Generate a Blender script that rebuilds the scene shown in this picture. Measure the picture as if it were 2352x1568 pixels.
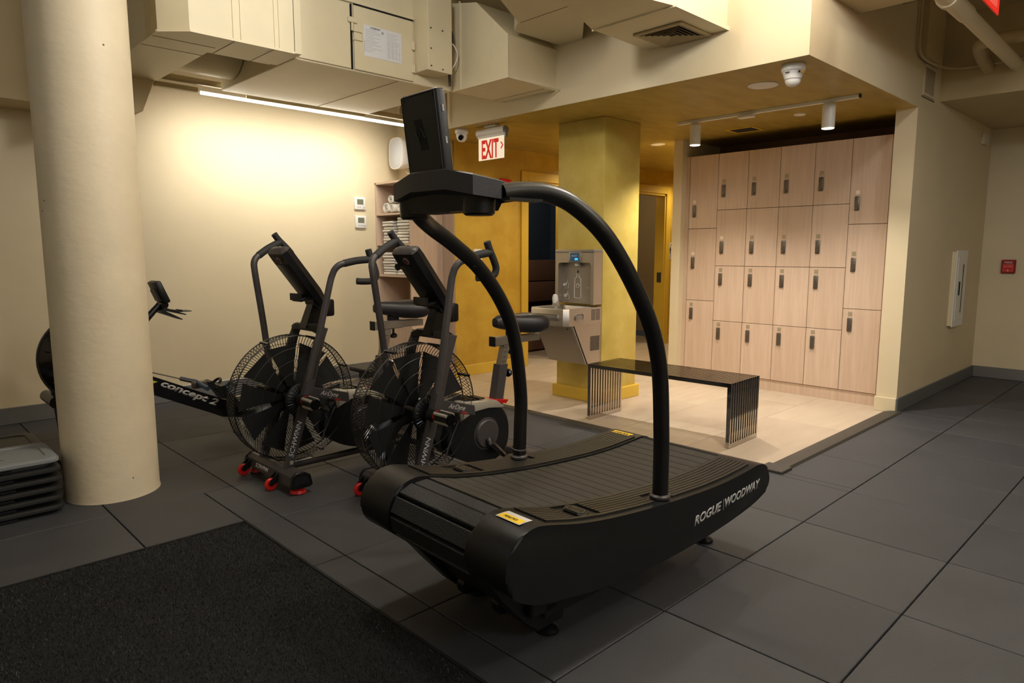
import bpy, bmesh, math, random
from mathutils import Vector, Matrix
import numpy as np
random.seed(7)
R = math.radians
scene = bpy.context.scene
for o in list(bpy.data.objects): bpy.data.objects.remove(o)
COL = scene.collection

# ---------------------------------------------------------------- camera, world, lights, exposure
F = 1566.0; PITCH = math.atan(204 / F); YAW = R(45.98)
cam_d = bpy.data.cameras.new('camera'); cam = bpy.data.objects.new('camera', cam_d); COL.objects.link(cam)
cam_d.sensor_width = 36.0; cam_d.lens = F / 2352 * 36.0; cam_d.clip_start = 0.05
cam.location = (0, 0, 1.3)
# world x axis lies 45.98 deg to the right of the view direction
cam.rotation_euler = (R(90) - PITCH, 0, YAW - R(90))
scene.camera = cam
scene.view_settings.view_transform = 'Standard'
scene.view_settings.look = 'None'
scene.view_settings.exposure = 0.0
scene.view_settings.gamma = 1.0
scene.view_settings.use_curve_mapping = False

w = bpy.data.worlds.new('world'); scene.world = w; w.use_nodes = True
w.node_tree.nodes['Background'].inputs[0].default_value = (1.0, 0.86, 0.70, 1)
w.node_tree.nodes['Background'].inputs[1].default_value = 0.02

def light(kind, name, loc, power, color=(1, .84, .62), rot=None, target=None, size=None, size_y=None, spot=None, blend=.5, radius=None):
    d = bpy.data.lights.new(name, kind); d.energy = power; d.color = color
    if kind == 'AREA':
        d.shape = 'RECTANGLE' if size_y else 'SQUARE'; d.size = size
        if size_y: d.size_y = size_y
    if kind == 'SPOT': d.spot_size = R(spot); d.spot_blend = blend; d.shadow_soft_size = radius or .03
    if kind == 'POINT': d.shadow_soft_size = radius or .05
    o = bpy.data.objects.new(name, d); COL.objects.link(o); o.location = loc
    if target is not None:
        o.rotation_euler = (Vector(target) - Vector(loc)).to_track_quat('-Z', 'Y').to_euler()
    elif rot is not None: o.rotation_euler = rot
    return o
WARM = (1, .80, .56); NEUT = (1, .965, .91); COOL = (.62, .78, 1.0)
# gym ceiling lamps (linear luminaires of the gym, out of frame), plus an added fill light
light('POINT', 'gym_lamp_or_fill', (3.05, 1.10, 2.95), 104, NEUT, radius=.14)
light('POINT', 'gym_lamp_or_fill', (1.75, 2.55, 2.98), 58, NEUT, radius=.14)
light('POINT', 'gym_lamp_or_fill', (3.6, -1.0, 2.95), 62, NEUT, radius=.14)
light('POINT', 'gym_lamp_or_fill', (0.9, -0.4, 3.0), 22, NEUT, radius=.14)
light('POINT', 'gym_lamp_or_fill', (-1.8, 3.6, 2.6), 12, COOL, radius=.2)
light('AREA', 'gym_lamp_or_fill', (1.2, -2.4, 2.9), 30, (.80, .89, 1.0), target=(1.5, 1.5, .8), size=1.6, size_y=.5)  # added soft cool fill from behind the camera, not a ceiling lamp
# linear LED over the left wall
led = light('AREA', 'led_strip_light', (3.03, 5.635, 2.505), 15, (1, .92, .80), target=(3.03, 6.32, 1.95), size=2.0, size_y=.03)
led.data.spread = R(115)
# track spots above the bench
for (sx, sy) in ((5.3, 2.12), (5.3, 3.23)):
    light('SPOT', 'track_spot_light', (sx, sy, 2.203), 125, (1, .90, .79), target=(sx - .10, sy, 0), spot=122, blend=.8, radius=.03)
# recessed downlights of the yellow corridor
for (sx, sy, p) in ((6.17, 4.2, 60), (6.45, 5.05, 50), (8.45, 4.95, 45), (4.85, 4.6, 24)):
    light('SPOT', 'corridor_downlight', (sx, sy, 2.405), p, (1, .83, .56), target=(sx, sy, 0), spot=155, blend=.6, radius=.04)
light('POINT', 'lounge_light', (6.0, 5.95, 2.2), 14, (1, .84, .66), radius=.1)
light('POINT', 'washroom_light', (8.2, 6.2, 2.2), 7, (1, .84, .6), radius=.1)

# ---------------------------------------------------------------- materials
def s2l(c): return tuple(((v / 255) / 12.92 if v / 255 <= .04045 else ((v / 255 + .055) / 1.055) ** 2.4) for v in c)
def mat(name, rgb, rough=.5, metal=0, var=0, vscale=8, bump=0, bscale=60, stretch=(1, 1, 1), rgb2=None, spec=.5, emit=None, estr=0, coat=0, rvar=0, alpha=None, trans=0, detail=4):
    m = bpy.data.materials.new(name); m.use_nodes = True; nt = m.node_tree; b = nt.nodes['Principled BSDF']
    c = s2l(rgb) + (1,)
    b.inputs['Base Color'].default_value = c; b.inputs['Roughness'].default_value = rough; b.inputs['Metallic'].default_value = metal
    b.inputs['Specular IOR Level'].default_value = spec
    if coat: b.inputs['Coat Weight'].default_value = coat; b.inputs['Coat Roughness'].default_value = .1
    if trans: b.inputs['Transmission Weight'].default_value = trans
    if emit: b.inputs['Emission Color'].default_value = s2l(emit) + (1,); b.inputs['Emission Strength'].default_value = estr
    if var or rgb2 or bump or rvar:
        tc = nt.nodes.new('ShaderNodeTexCoord'); mp = nt.nodes.new('ShaderNodeMapping'); mp.inputs['Scale'].default_value = stretch
        nt.links.new(tc.outputs['Object'], mp.inputs[0])
        if var or rgb2 or rvar:
            n = nt.nodes.new('ShaderNodeTexNoise'); n.inputs['Scale'].default_value = vscale; n.inputs['Detail'].default_value = detail; n.inputs['Roughness'].default_value = .6
            nt.links.new(mp.outputs[0], n.inputs['Vector'])
            if var or rgb2:
                r = nt.nodes.new('ShaderNodeValToRGB'); r.color_ramp.elements[0].position = .3; r.color_ramp.elements[1].position = .7
                a = s2l(rgb2) if rgb2 else tuple(v * (1 - var) for v in c[:3])
                hi = c[:3] if rgb2 else tuple(min(1, v * (1 + var)) for v in c[:3])
                r.color_ramp.elements[0].color = tuple(a) + (1,); r.color_ramp.elements[1].color = tuple(hi) + (1,)
                nt.links.new(n.outputs['Fac'], r.inputs[0]); nt.links.new(r.outputs[0], b.inputs['Base Color'])
            if rvar:
                mr = nt.nodes.new('ShaderNodeMapRange'); mr.inputs['To Min'].default_value = max(0.02, rough - rvar); mr.inputs['To Max'].default_value = min(1, rough + rvar)
                nt.links.new(n.outputs['Fac'], mr.inputs[0]); nt.links.new(mr.outputs[0], b.inputs['Roughness'])
        if bump:
            n2 = nt.nodes.new('ShaderNodeTexNoise'); n2.inputs['Scale'].default_value = bscale; n2.inputs['Detail'].default_value = 4
            nt.links.new(mp.outputs[0], n2.inputs['Vector'])
            bp = nt.nodes.new('ShaderNodeBump'); bp.inputs['Strength'].default_value = bump; bp.inputs['Distance'].default_value = .004
            nt.links.new(n2.outputs['Fac'], bp.inputs['Height']); nt.links.new(bp.outputs[0], b.inputs['Normal'])
    return m
M = dict(
 cream=mat('cream_paint', (216, 202, 170), .6, var=.03, vscale=2, bump=.12, bscale=90),
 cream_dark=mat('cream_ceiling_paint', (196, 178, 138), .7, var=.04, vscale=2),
 concrete=mat('painted_concrete', (222, 208, 180), .55, var=.04, vscale=3, bump=.5, bscale=16, stretch=(1, 1, 1.6)),
 duct=mat('painted_sheet_metal', (222, 211, 180), .5, var=.03, vscale=4, bump=.1, bscale=20),
 seam=mat('duct_seam', (128, 114, 84), .7),
 duct_dark=mat('dark_gap', (40, 38, 34), .8),
 yellow=mat('ochre_plaster', (206, 170, 62), .5, rgb2=(182, 142, 40), vscale=3.5, bump=.25, bscale=18, detail=8),
 olive=mat('gold_plaster', (210, 188, 100), .5, rgb2=(188, 164, 74), vscale=5, bump=.25, bscale=18, detail=8),
 yceil=mat('ochre_ceiling_plaster', (182, 158, 78), .42, rgb2=(158, 132, 54), vscale=4, stretch=(1, 3, 1), bump=.2, bscale=14, detail=8),
 yflat=mat('gold_trim_paint', (212, 176, 62), .45),
 rubber=mat('rubber_tile', (61, 62, 67), .62, var=.13, vscale=2.3, bump=.5, bscale=260, rvar=.12, detail=6),
 rubber2=mat('rubber_tile_worn', (66, 67, 71), .6, var=.15, vscale=3.1, bump=.5, bscale=260, rvar=.12, detail=6),
 rubber_ramp=mat('rubber_edge', (60, 56, 50), .55, var=.05),
 grout=mat('joint_shadow', (22, 22, 23), .9),
 stone=mat('porcelain_floor', (194, 178, 158), .42, rgb2=(180, 163, 143), vscale=2.2, stretch=(1, 4, 1), detail=8, rvar=.08),
 stone2=mat('porcelain_floor_pale', (200, 185, 164), .42, rgb2=(187, 170, 149), vscale=2.6, stretch=(1, 5, 1), detail=8, rvar=.08),
 stonegrout=mat('floor_joint', (160, 142, 118), .8),
 turf=mat('black_turf', (14, 14, 15), .95, var=.5, vscale=160),
 pile=mat('turf_fibre', (64, 64, 70), .4, rgb2=(14, 14, 16), vscale=300, spec=.5),
 base_grey=mat('brushed_base_metal', (150, 150, 150), .35, metal=.7),
 base_dark=mat('grey_vinyl_base', (96, 98, 100), .5),
 oak=mat('pale_oak_laminate', (208, 184, 162), .5, rgb2=(192, 166, 144), vscale=6, stretch=(6, 6, .35), detail=8),
 oak2=mat('pale_oak_laminate_b', (212, 188, 167), .5, rgb2=(195, 170, 148), vscale=7, stretch=(5, 5, .3), detail=8),
 oak_edge=mat('locker_gap', (84, 62, 44), .8),
 brown=mat('dark_brown_panel', (120, 92, 66), .7),
 steel=mat('stainless_steel', (188, 180, 170), .32, metal=.9, rvar=.06, vscale=30),
 steel_dull=mat('speckled_steel', (160, 154, 146), .42, metal=.75, var=.08, vscale=220),
 lock=mat('lock_metal', (122, 114, 106), .38, metal=.8, var=.1, vscale=90),
 plate=mat('number_plate_metal', (168, 156, 130), .45, metal=.3),
 plate_w=mat('number_plate_pale', (226, 214, 190), .5),
 chrome=mat('polished_chrome', (196, 190, 182), .07, metal=1.0),
 blk=mat('matte_black_plastic', (14, 15, 18), .42, bump=.06, bscale=300, spec=.4),
 blk_smooth=mat('satin_black_plastic', (16, 17, 20), .33),
 blk_gloss=mat('gloss_black_plastic', (14, 14, 15), .18),
 blk_flat=mat('flat_black', (10, 10, 11), .8),
 tube=mat('black_powder_coat', (13, 13, 15), .36, bump=.05, bscale=200),
 console=mat('console_plastic', (48, 47, 52), .5, bump=.15, bscale=260),
 tablet=mat('display_housing', (30, 30, 36), .45),
 charcoal=mat('charcoal_powder_coat', (64, 60, 62), .45, var=.08, vscale=160),
 foam=mat('foam_grip', (38, 38, 40), .7, bump=.1, bscale=200),
 belt=mat('belt_rubber', (46, 43, 40), .62, var=.12, vscale=10, bump=.5, bscale=240),
 beltf=mat('roller_slat_rubber', (44, 45, 48), .45, bump=.9, bscale=200),
 pad=mat('ribbed_cover', (36, 33, 30), .45),
 white=mat('white_plastic', (232, 230, 226), .4),
 offwhite=mat('offwhite_print', (208, 206, 203), .6),
 greyprint=mat('grey_print', (176, 176, 176), .6),
 red=mat('red_plastic', (214, 30, 24), .4),
 redsign=mat('red_letters', (222, 44, 30), .5, emit=(222, 40, 28), estr=.35),
 signglass=mat('lit_sign_panel', (240, 232, 214), .3, emit=(245, 225, 195), estr=.55),
 lcd=mat('lcd_green', (112, 118, 96), .3),
 screen_blue=mat('display_blue', (30, 62, 84), .25, emit=(36, 78, 104), estr=.4),
 screen_lit=mat('display_lit', (60, 170, 230), .3, emit=(70, 180, 240), estr=1.0),
 led=mat('led_diffuser', (255, 250, 240), .4, emit=(255, 250, 240), estr=14),
 lampface=mat('lamp_face', (255, 244, 224), .4, emit=(255, 238, 210), estr=7),
 down=mat('downlight_lens', (250, 236, 210), .4, emit=(255, 226, 180), estr=.12),
 towel=mat('white_towel', (232, 228, 220), .95, bump=.8, bscale=160),
 silver=mat('silver_plastic', (190, 184, 172), .38, metal=.55),
 saddle=mat('black_vinyl', (34, 32, 36), .42, bump=.1, bscale=120),
 stitch=mat('red_stitch', (110, 40, 48), .7),
 stepgrey=mat('grey_step_plastic', (128, 132, 135), .6, bump=.3, bscale=160),
 stepblk=mat('black_step_plastic', (38, 38, 38), .45, bump=.2, bscale=200),
 navy=mat('navy_wall', (30, 48, 70), .8, var=.25, vscale=120),
 brownfab=mat('brown_upholstery', (112, 84, 72), .85, var=.1, vscale=90),
 yellowsticker=mat('yellow_sticker', (246, 206, 40), .5),
 paper=mat('paper_label', (226, 228, 232), .6),
 ink=mat('dark_ink', (40, 40, 42), .7),
 beige=mat('beige_wood_tile', (148, 124, 96), .6, var=.08, vscale=6),
 blue=mat('blue_grip', (40, 74, 104), .5),
 green=mat('yellow_green_print', (190, 210, 30), .5),
 brass=mat('brass_sprinkler', (150, 100, 60), .35, metal=.9),
 grille=mat('grille_paint', (176, 160, 122), .5),
)

def pocks(m, scale, thr, sel, dark):
    nt = m.node_tree; b = nt.nodes['Principled BSDF']; tc = nt.nodes.new('ShaderNodeTexCoord')
    v = nt.nodes.new('ShaderNodeTexVoronoi'); v.inputs['Scale'].default_value = scale; nt.links.new(tc.outputs['Object'], v.inputs['Vector'])
    a = nt.nodes.new('ShaderNodeMath'); a.operation = 'LESS_THAN'; a.inputs[1].default_value = thr; nt.links.new(v.outputs['Distance'], a.inputs[0])
    sp = nt.nodes.new('ShaderNodeSeparateColor'); nt.links.new(v.outputs['Color'], sp.inputs[0])
    c = nt.nodes.new('ShaderNodeMath'); c.operation = 'GREATER_THAN'; c.inputs[1].default_value = sel; nt.links.new(sp.outputs[0], c.inputs[0])
    d = nt.nodes.new('ShaderNodeMath'); d.operation = 'MULTIPLY'; nt.links.new(a.outputs[0], d.inputs[0]); nt.links.new(c.outputs[0], d.inputs[1])
    mx = nt.nodes.new('ShaderNodeMix'); mx.data_type = 'RGBA'; old = b.inputs['Base Color'].links[0].from_socket
    nt.links.new(d.outputs[0], mx.inputs[0]); nt.links.new(old, mx.inputs[6]); mx.inputs[7].default_value = s2l(dark) + (1,)
    nt.links.new(mx.outputs[2], b.inputs['Base Color'])
pocks(M['concrete'], 11, .055, .80, (60, 48, 36))
pocks(M['rubber'], 45, .035, .90, (170, 168, 164)); pocks(M['rubber2'], 38, .04, .90, (170, 168, 164))
# ---------------------------------------------------------------- mesh helpers
class MB:
    def __init__(s): s.bm = bmesh.new()
    def _xf(s, vs, mx):
        if mx is not None: bmesh.ops.transform(s.bm, matrix=mx, verts=vs)
    def bx(s, lo, hi, bev=0, seg=1, mx=None):
        vs = [s.bm.verts.new((x, y, z)) for x in (lo[0], hi[0]) for y in (lo[1], hi[1]) for z in (lo[2], hi[2])]
        f = [(0, 1, 3, 2), (4, 6, 7, 5), (0, 4, 5, 1), (2, 3, 7, 6), (0, 2, 6, 4), (1, 5, 7, 3)]
        fs = [s.bm.faces.new([vs[i] for i in q]) for q in f]
        if mx is not None: s._xf(vs, mx)
        if bev:
            es = list({e for q in fs for e in q.edges})
            bmesh.ops.bevel(s.bm, geom=es, offset=bev, segments=seg, affect='EDGES', profile=.5)
        return s
    def cb(s, c, size, rot=(0, 0, 0), bev=0, seg=1):
        from mathutils import Euler
        mx = Matrix.Translation(c) @ Euler([R(a) for a in rot]).to_matrix().to_4x4()
        h = [v / 2 for v in size]
        return s.bx((-h[0], -h[1], -h[2]), h, bev, seg, mx)
    def tube(s, pts, r, seg=10, caps=True, flat=None):
        pts = [Vector(p) for p in pts]; n = len(pts)
        rs = r if isinstance(r, (list, tuple)) else [r] * n
        tang = []
        for i in range(n):
            a = pts[max(i - 1, 0)]; b = pts[min(i + 1, n - 1)]
            t = (b - a); tang.append(t.normalized() if t.length > 1e-9 else Vector((0, 0, 1)))
        up = Vector((0, 0, 1)) if abs(tang[0].z) < .9 else Vector((1, 0, 0))
        x = tang[0].cross(up).normalized(); rings = []
        for i in range(n):
            if i:
                q = tang[i - 1].rotation_difference(tang[i]); x = q @ x
                x = (x - tang[i] * x.dot(tang[i])).normalized()
            y = tang[i].cross(x)
            rings.append([s.bm.verts.new(pts[i] + (x * math.cos(2 * math.pi * k / seg + .39) + y * math.sin(2 * math.pi * k / seg + .39)) * rs[i]) for k in range(seg)])
        for i in range(n - 1):
            for k in range(seg):
                s.bm.faces.new((rings[i][k], rings[i][(k + 1) % seg], rings[i + 1][(k + 1) % seg], rings[i + 1][k]))
        if caps:
            s.bm.faces.new(list(reversed(rings[0]))); s.bm.faces.new(rings[-1])
        return s
    def cyl(s, a, b, r, r2=None, seg=20):
        return s.tube([a, b], [r, r if r2 is None else r2], seg)
    def prism(s, poly, axis, a, b, bev=0, seg=1):
        # poly: 2D points; axis 'x': (y,z), 'y': (x,z), 'z': (x,y)
        def P(p, v): return {'x': (v, p[0], p[1]), 'y': (p[0], v, p[1]), 'z': (p[0], p[1], v)}[axis]
        va = [s.bm.verts.new(P(p, a)) for p in poly]; vb = [s.bm.verts.new(P(p, b)) for p in poly]
        n = len(poly); fs = [s.bm.faces.new(va), s.bm.faces.new(list(reversed(vb)))]
        for i in range(n): fs.append(s.bm.faces.new((va[i], vb[i], vb[(i + 1) % n], va[(i + 1) % n])))
        if bev:
            es = [e for e in set(fs[0].edges) | set(fs[1].edges)]
            bmesh.ops.bevel(s.bm, geom=es, offset=bev, segments=seg, affect='EDGES', profile=.5, clamp_overlap=True)
        return s
    def lathe(s, prof, c=(0, 0, 0), seg=24, axis='z'):
        rings = []
        for (r, h) in prof:
            ring = []
            for k in range(seg):
                t = 2 * math.pi * k / seg; u, v = r * math.cos(t), r * math.sin(t)
                p = {'z': (u, v, h), 'y': (u, h, v), 'x': (h, u, v)}[axis]
                ring.append(s.bm.verts.new((c[0] + p[0], c[1] + p[1], c[2] + p[2])))
            rings.append(ring)
        for i in range(len(rings) - 1):
            for k in range(seg): s.bm.faces.new((rings[i][k], rings[i][(k + 1) % seg], rings[i + 1][(k + 1) % seg], rings[i + 1][k]))
        if prof[0][0] > 1e-6: s.bm.faces.new(list(reversed(rings[0])))
        if prof[-1][0] > 1e-6: s.bm.faces.new(rings[-1])
        return s
    def loft(s, rings, close=True):
        vr = [[s.bm.verts.new(p) for p in r] for r in rings]; n = len(vr[0])
        for i in range(len(vr) - 1):
            for k in range(n if n > 2 else 1): s.bm.faces.new((vr[i][k], vr[i][(k + 1) % n], vr[i + 1][(k + 1) % n], vr[i + 1][k]))
        if close: s.bm.faces.new(list(reversed(vr[0]))); s.bm.faces.new(vr[-1])
        return s
    def quad(s, *p):
        s.bm.faces.new([s.bm.verts.new(q) for q in p]); return s
    def add(s, me, mx=None):
        n = len(s.bm.verts); s.bm.from_mesh(me); s.bm.verts.ensure_lookup_table()
        if mx is not None: bmesh.ops.transform(s.bm, matrix=mx, verts=s.bm.verts[n:])
        return s
    def mesh(s, name, m, smooth=True, off=None):
        bmesh.ops.remove_doubles(s.bm, verts=s.bm.verts, dist=1e-6)
        bmesh.ops.recalc_face_normals(s.bm, faces=s.bm.faces)
        if off is not None: bmesh.ops.transform(s.bm, matrix=off, verts=s.bm.verts)
        me = bpy.data.meshes.new(name); s.bm.to_mesh(me); s.bm.free(); me.materials.append(m)
        if smooth:
            me.shade_smooth(); me.set_sharp_from_angle(angle=R(32))
        return me
WM = {}
def wm(o): return WM.get(o.name, Matrix())
def link(o, parent=None, mx=None):
    COL.objects.link(o)
    if parent is not None: o.parent = parent
    base = wm(parent) if parent is not None else Matrix()
    WM[o.name] = base @ o.matrix_basis
    return o
def part(name, mb, m, parent, label=None, kind=None, world=False, smooth=True):
    off = wm(parent).inverted() if (world and parent is not None) else None
    o = bpy.data.objects.new(name, mb.mesh(name, m, smooth, off))
    if label: o['label'] = label
    if kind: o['kind'] = kind
    return link(o, parent)
def inst(name, src, parent, loc=(0, 0, 0), rot=(0, 0, 0)):
    o = bpy.data.objects.new(name, src.data if hasattr(src, 'data') else src); o.location = loc; o.rotation_euler = rot
    if hasattr(src, 'data') and src.get('label'): o['label'] = src['label']
    return link(o, parent)
def thing(name, label, cat, loc=(0, 0, 0), rz=0, group=None):
    o = bpy.data.objects.new(name, None); o.empty_display_size = .05
    o.location = loc; o.rotation_euler = (0, 0, rz); o['label'] = label; o['category'] = cat
    if group: o['group'] = group
    return link(o)
def tag(o, label, cat, group=None):
    o['label'] = label; o['category'] = cat
    if group: o['group'] = group
    return o
def struct(name, mb, m, parent=None, label=None):
    o = bpy.data.objects.new(name, mb.mesh(name, m)); o['kind'] = 'structure'
    if label: o['label'] = label
    return link(o, parent)
def copy_tree(o, parent=None):
    c = o.copy(); COL.objects.link(c); c.parent = parent
    for ch in [x for x in bpy.data.objects if x.parent == o]: copy_tree(ch, c)
    return c
def smooth_curve(pts, n=8, closed=False):
    pts = [Vector(p) for p in pts]; out = []; L = len(pts)
    rng = range(L if closed else L - 1)
    for i in rng:
        p0 = pts[(i - 1) % L] if (closed or i) else pts[0]; p1 = pts[i]; p2 = pts[(i + 1) % L]
        p3 = pts[(i + 2) % L] if (closed or i + 2 < L) else pts[-1]
        for k in range(n):
            t = k / n
            out.append(.5 * ((2 * p1) + (p2 - p0) * t + (2 * p0 - 5 * p1 + 4 * p2 - p3) * t * t + (3 * p1 - p0 - 3 * p2 + p3) * t ** 3))
    if not closed: out.append(pts[-1])
    return out
_tc = {}
def text_mesh(body, wdt, hgt, shear=0, depth=.0006, bold=0):
    key = (body, shear, bold)
    cu = bpy.data.curves.new('lettering', 'FONT'); cu.body = body; cu.size = 1; cu.shear = shear; cu.extrude = 0; cu.offset = bold; cu.resolution_u = 3
    ob = bpy.data.objects.new('lettering', cu); COL.objects.link(ob)
    dg = bpy.context.evaluated_depsgraph_get(); me = bpy.data.meshes.new_from_object(ob.evaluated_get(dg))
    bpy.data.objects.remove(ob); bpy.data.curves.remove(cu)
    co = np.empty(len(me.vertices) * 3); me.vertices.foreach_get('co', co); co = co.reshape(-1, 3)
    lo, hi = co.min(0), co.max(0)
    co[:, 0] = (co[:, 0] - (lo[0] + hi[0]) / 2) * wdt / (hi[0] - lo[0]); co[:, 1] = (co[:, 1] - (lo[1] + hi[1]) / 2) * hgt / (hi[1] - lo[1]); co[:, 2] = 0
    me.vertices.foreach_set('co', co.ravel())
    bm = bmesh.new(); bm.from_mesh(me)
    r = bmesh.ops.extrude_face_region(bm, geom=bm.faces[:])
    bmesh.ops.translate(bm, vec=(0, 0, depth), verts=[v for v in r['geom'] if isinstance(v, bmesh.types.BMVert)])
    bm.to_mesh(me); bm.free(); return me
def lettering(name, body, wdt, hgt, m, parent, origin, xdir, ydir, shear=0, bold=0, label=None, world=False):
    x = Vector(xdir).normalized(); y = Vector(ydir); y = (y - x * y.dot(x)).normalized(); z = x.cross(y)
    mx = Matrix(((x.x, y.x, z.x, origin[0]), (x.y, y.y, z.y, origin[1]), (x.z, y.z, z.z, origin[2]), (0, 0, 0, 1)))
    me = text_mesh(body, wdt, hgt, shear, bold=bold)
    mb = MB().add(me, mx); bpy.data.meshes.remove(me)
    return part(name, mb, m, parent, label, world=world, smooth=False)

# ================================================================ STRUCTURE
H_S = 2.42      # soffit height
def rect_minus(a, b):
    # rectangles (x0,y0,x1,y1): a minus b -> list of rectangles
    x0, y0, x1, y1 = a; p0, q0, p1, q1 = b
    if p0 >= x1 or p1 <= x0 or q0 >= y1 or q1 <= y0: return [a]
    out = []
    if x0 < p0: out.append((x0, y0, p0, y1))
    if p1 < x1: out.append((p1, y0, x1, y1))
    mx0, mx1 = max(x0, p0), min(x1, p1)
    if y0 < q0: out.append((mx0, y0, mx1, q0))
    if q1 < y1: out.append((mx0, q1, mx1, y1))
    return out
fl = struct('floor', MB().bx((-3, -3, -.06), (8.9, 8.2, -.021)), M['grout'])
TURF = (-3.0, -3.0, 1.282, 3.2)
LIGHT = (3.9, 1.76, 8.9, 8.2)
g = .0028
tile_full = {}
for i in range(-5, 16):
    for j in range(-5, 12):
        x0 = .235 + .6 * i; y0 = .69 + .612 * (j - 1) + .0
        x1, y1 = x0 + .6, y0 + .612
        x1 = min(x1, 8.5); y1 = min(y1, 6.32)
        if x1 <= x0 or y1 <= y0 or x0 < -1.6 or y0 < -1.2 and x0 < 2.5: continue
        if y0 < -2.5 or (x0 > 6 and y1 > 1.8 and y0 > 1.7): continue
        rs = [(x0, y0, x1, y1)]
        for ex in (TURF, LIGHT, (6.07, 1.75, 8.9, 1.95)):
            rs = [q for r_ in rs for q in rect_minus(r_, ex)]
        rs = [q for q in rs if q[2] - q[0] > .02 and q[3] - q[1] > .02]
        if not rs: continue
        full = len(rs) == 1 and abs(rs[0][2] - rs[0][0] - .6) < 1e-6 and abs(rs[0][3] - rs[0][1] - .612) < 1e-6
        v = random.randrange(3)
        if full:
            if v not in tile_full:
                tile_full[v] = MB().bx((g, g, -.02), (.6 - g, .612 - g, 0), bev=.0022).mesh('floor_tile', (M['rubber'], M['rubber2'], M['rubber'])[v])
            o = bpy.data.objects.new('floor_tile', tile_full[v]); o.location = (x0, y0, random.uniform(-.0012, 0)); link(o, fl)
        else:
            mb = MB()
            for q in rs: mb.bx((q[0] + g, q[1] + g, -.02), (q[2] - g, q[3] - g, -.0006), bev=.0018)
            part('floor_tile', mb, (M['rubber'], M['rubber2'], M['rubber'])[v], fl)
# pale porcelain floor of the locker area
stone_m = {}
for i in range(0, 5):
    for j in range(0, 11):
        x0 = 3.96 + 1.2 * i - (.6 if j % 2 else 0); y0 = 1.82 + .6 * j
        a = (max(x0, 3.96), y0, min(x0 + 1.2, 8.9), min(y0 + .6, 8.2))
        if a[2] - a[0] < .05 or (a[0] > 6.8 and a[3] < 4.0) : continue
        if j > 6 and a[2] < 4.6: continue
        part('stone_tile', MB().bx((a[0] + .001, a[1] + .001, -.02), (a[2] - .001, a[3] - .001, -.004)), M[('stone', 'stone2')[(i + j) % 2]], fl)
part('joint_bed', MB().bx((3.93, 1.80, -.02), (8.9, 8.2, -.006)), M['stonegrout'], fl)
# rubber edge reducers around the pale floor
def bump_prof(a0, a1, top): return [(a0, -.02), (a0, 0), (a0 + .012, top), (a0 + (a1 - a0) * .55, top), (a1, -.003), (a1, -.02)]
struct('trim_1', MB().prism(bump_prof(1.70, 1.835, .014), 'x', 3.87, 6.08), M['rubber_ramp'])
struct('trim_2', MB().prism(bump_prof(3.86, 3.985, .014), 'y', 1.70, 5.69), M['rubber_ramp'])

struct('trim_9', MB().bx((3.85, 1.69, -.02), (3.99, 1.84, .0155), bev=.004), M['rubber_ramp'])
# turf
tf = thing('turf_mat', 'black speckled artificial turf laid flush in the rubber floor', 'turf', (-.8, .4, 0))
part('backing', MB().bx((-1.6, -1.2, -.02), (1.276, 3.195, -.001)), M['turf'], tf, world=True)
part('edge_strip', MB().bx((1.272, -1.2, -.02), (1.284, 3.203, .004)).bx((-1.6, 3.192, -.02), (1.284, 3.203, .003)), M['blk_flat'], tf, world=True)
def turf_pile():
    rng = np.random.default_rng(3); n = 150000
    x = rng.uniform(-.75, 1.27, n); y = rng.uniform(.2, 3.19, n)
    keep = (y * .72 + x * .69) > .75; x, y = x[keep], y[keep]; n = len(x)
    a = rng.uniform(0, 2 * np.pi, n); h = rng.uniform(.004, .011, n); b = rng.uniform(0, 2 * np.pi, n); wd = rng.uniform(.0009, .0018, n)
    v = np.zeros((n, 3, 3))
    v[:, 0] = np.c_[x - np.cos(a) * wd, y - np.sin(a) * wd, np.full(n, -.002)]
    v[:, 1] = np.c_[x + np.cos(a) * wd, y + np.sin(a) * wd, np.full(n, -.002)]
    v[:, 2] = np.c_[x + np.cos(b) * .005, y + np.sin(b) * .005, h]
    me = bpy.data.meshes.new('pile'); me.vertices.add(n * 3); me.vertices.foreach_set('co', (v - np.array([-.8, .4, 0])).ravel())
    me.loops.add(n * 3); me.loops.foreach_set('vertex_index', np.arange(n * 3)); me.polygons.add(n)
    me.polygons.foreach_set('loop_start', np.arange(0, n * 3, 3)); me.update(calc_edges=True); me.validate(); me.materials.append(M['pile'])
    o = bpy.data.objects.new('pile', me); o['kind'] = 'stuff'; link(o, tf)
turf_pile()

# walls of the gym
struct('wall_left', MB().bx((-3, 6.32, 0), (4.5, 6.42, 3.25)), M['cream'])
struct('wall_right', MB().bx((6.07, 1.75, 0), (8.6, 1.905, 3.25)), M['cream'])
struct('wall_far', MB().bx((8.5, -3, 0), (8.6, 1.75, 3.25)), M['cream'])
struct('wall_back', MB().bx((-3, -3.1, 0), (8.6, -3, 3.25)), M['cream'])
struct('wall_near', MB().bx((-3.1, -3.1, 0), (-3, 6.42, 3.25)), M['cream'])
struct('baseboard_left', MB().bx((-3, 6.305, 0), (4.08, 6.32, .13), bev=.003), M['base_grey'])
struct('baseboard_right', MB().bx((6.062, 1.737, 0), (8.5, 1.75, .115), bev=.003), M['base_dark'])
struct('baseboard_far', MB().bx((8.487, -3, 0), (8.5, 1.737, .115), bev=.003), M['base_grey'])
struct('trim_3', MB().bx((6.055, 1.75, -.004), (6.07, 1.915, .115), bev=.003), M['cream'])
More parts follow.
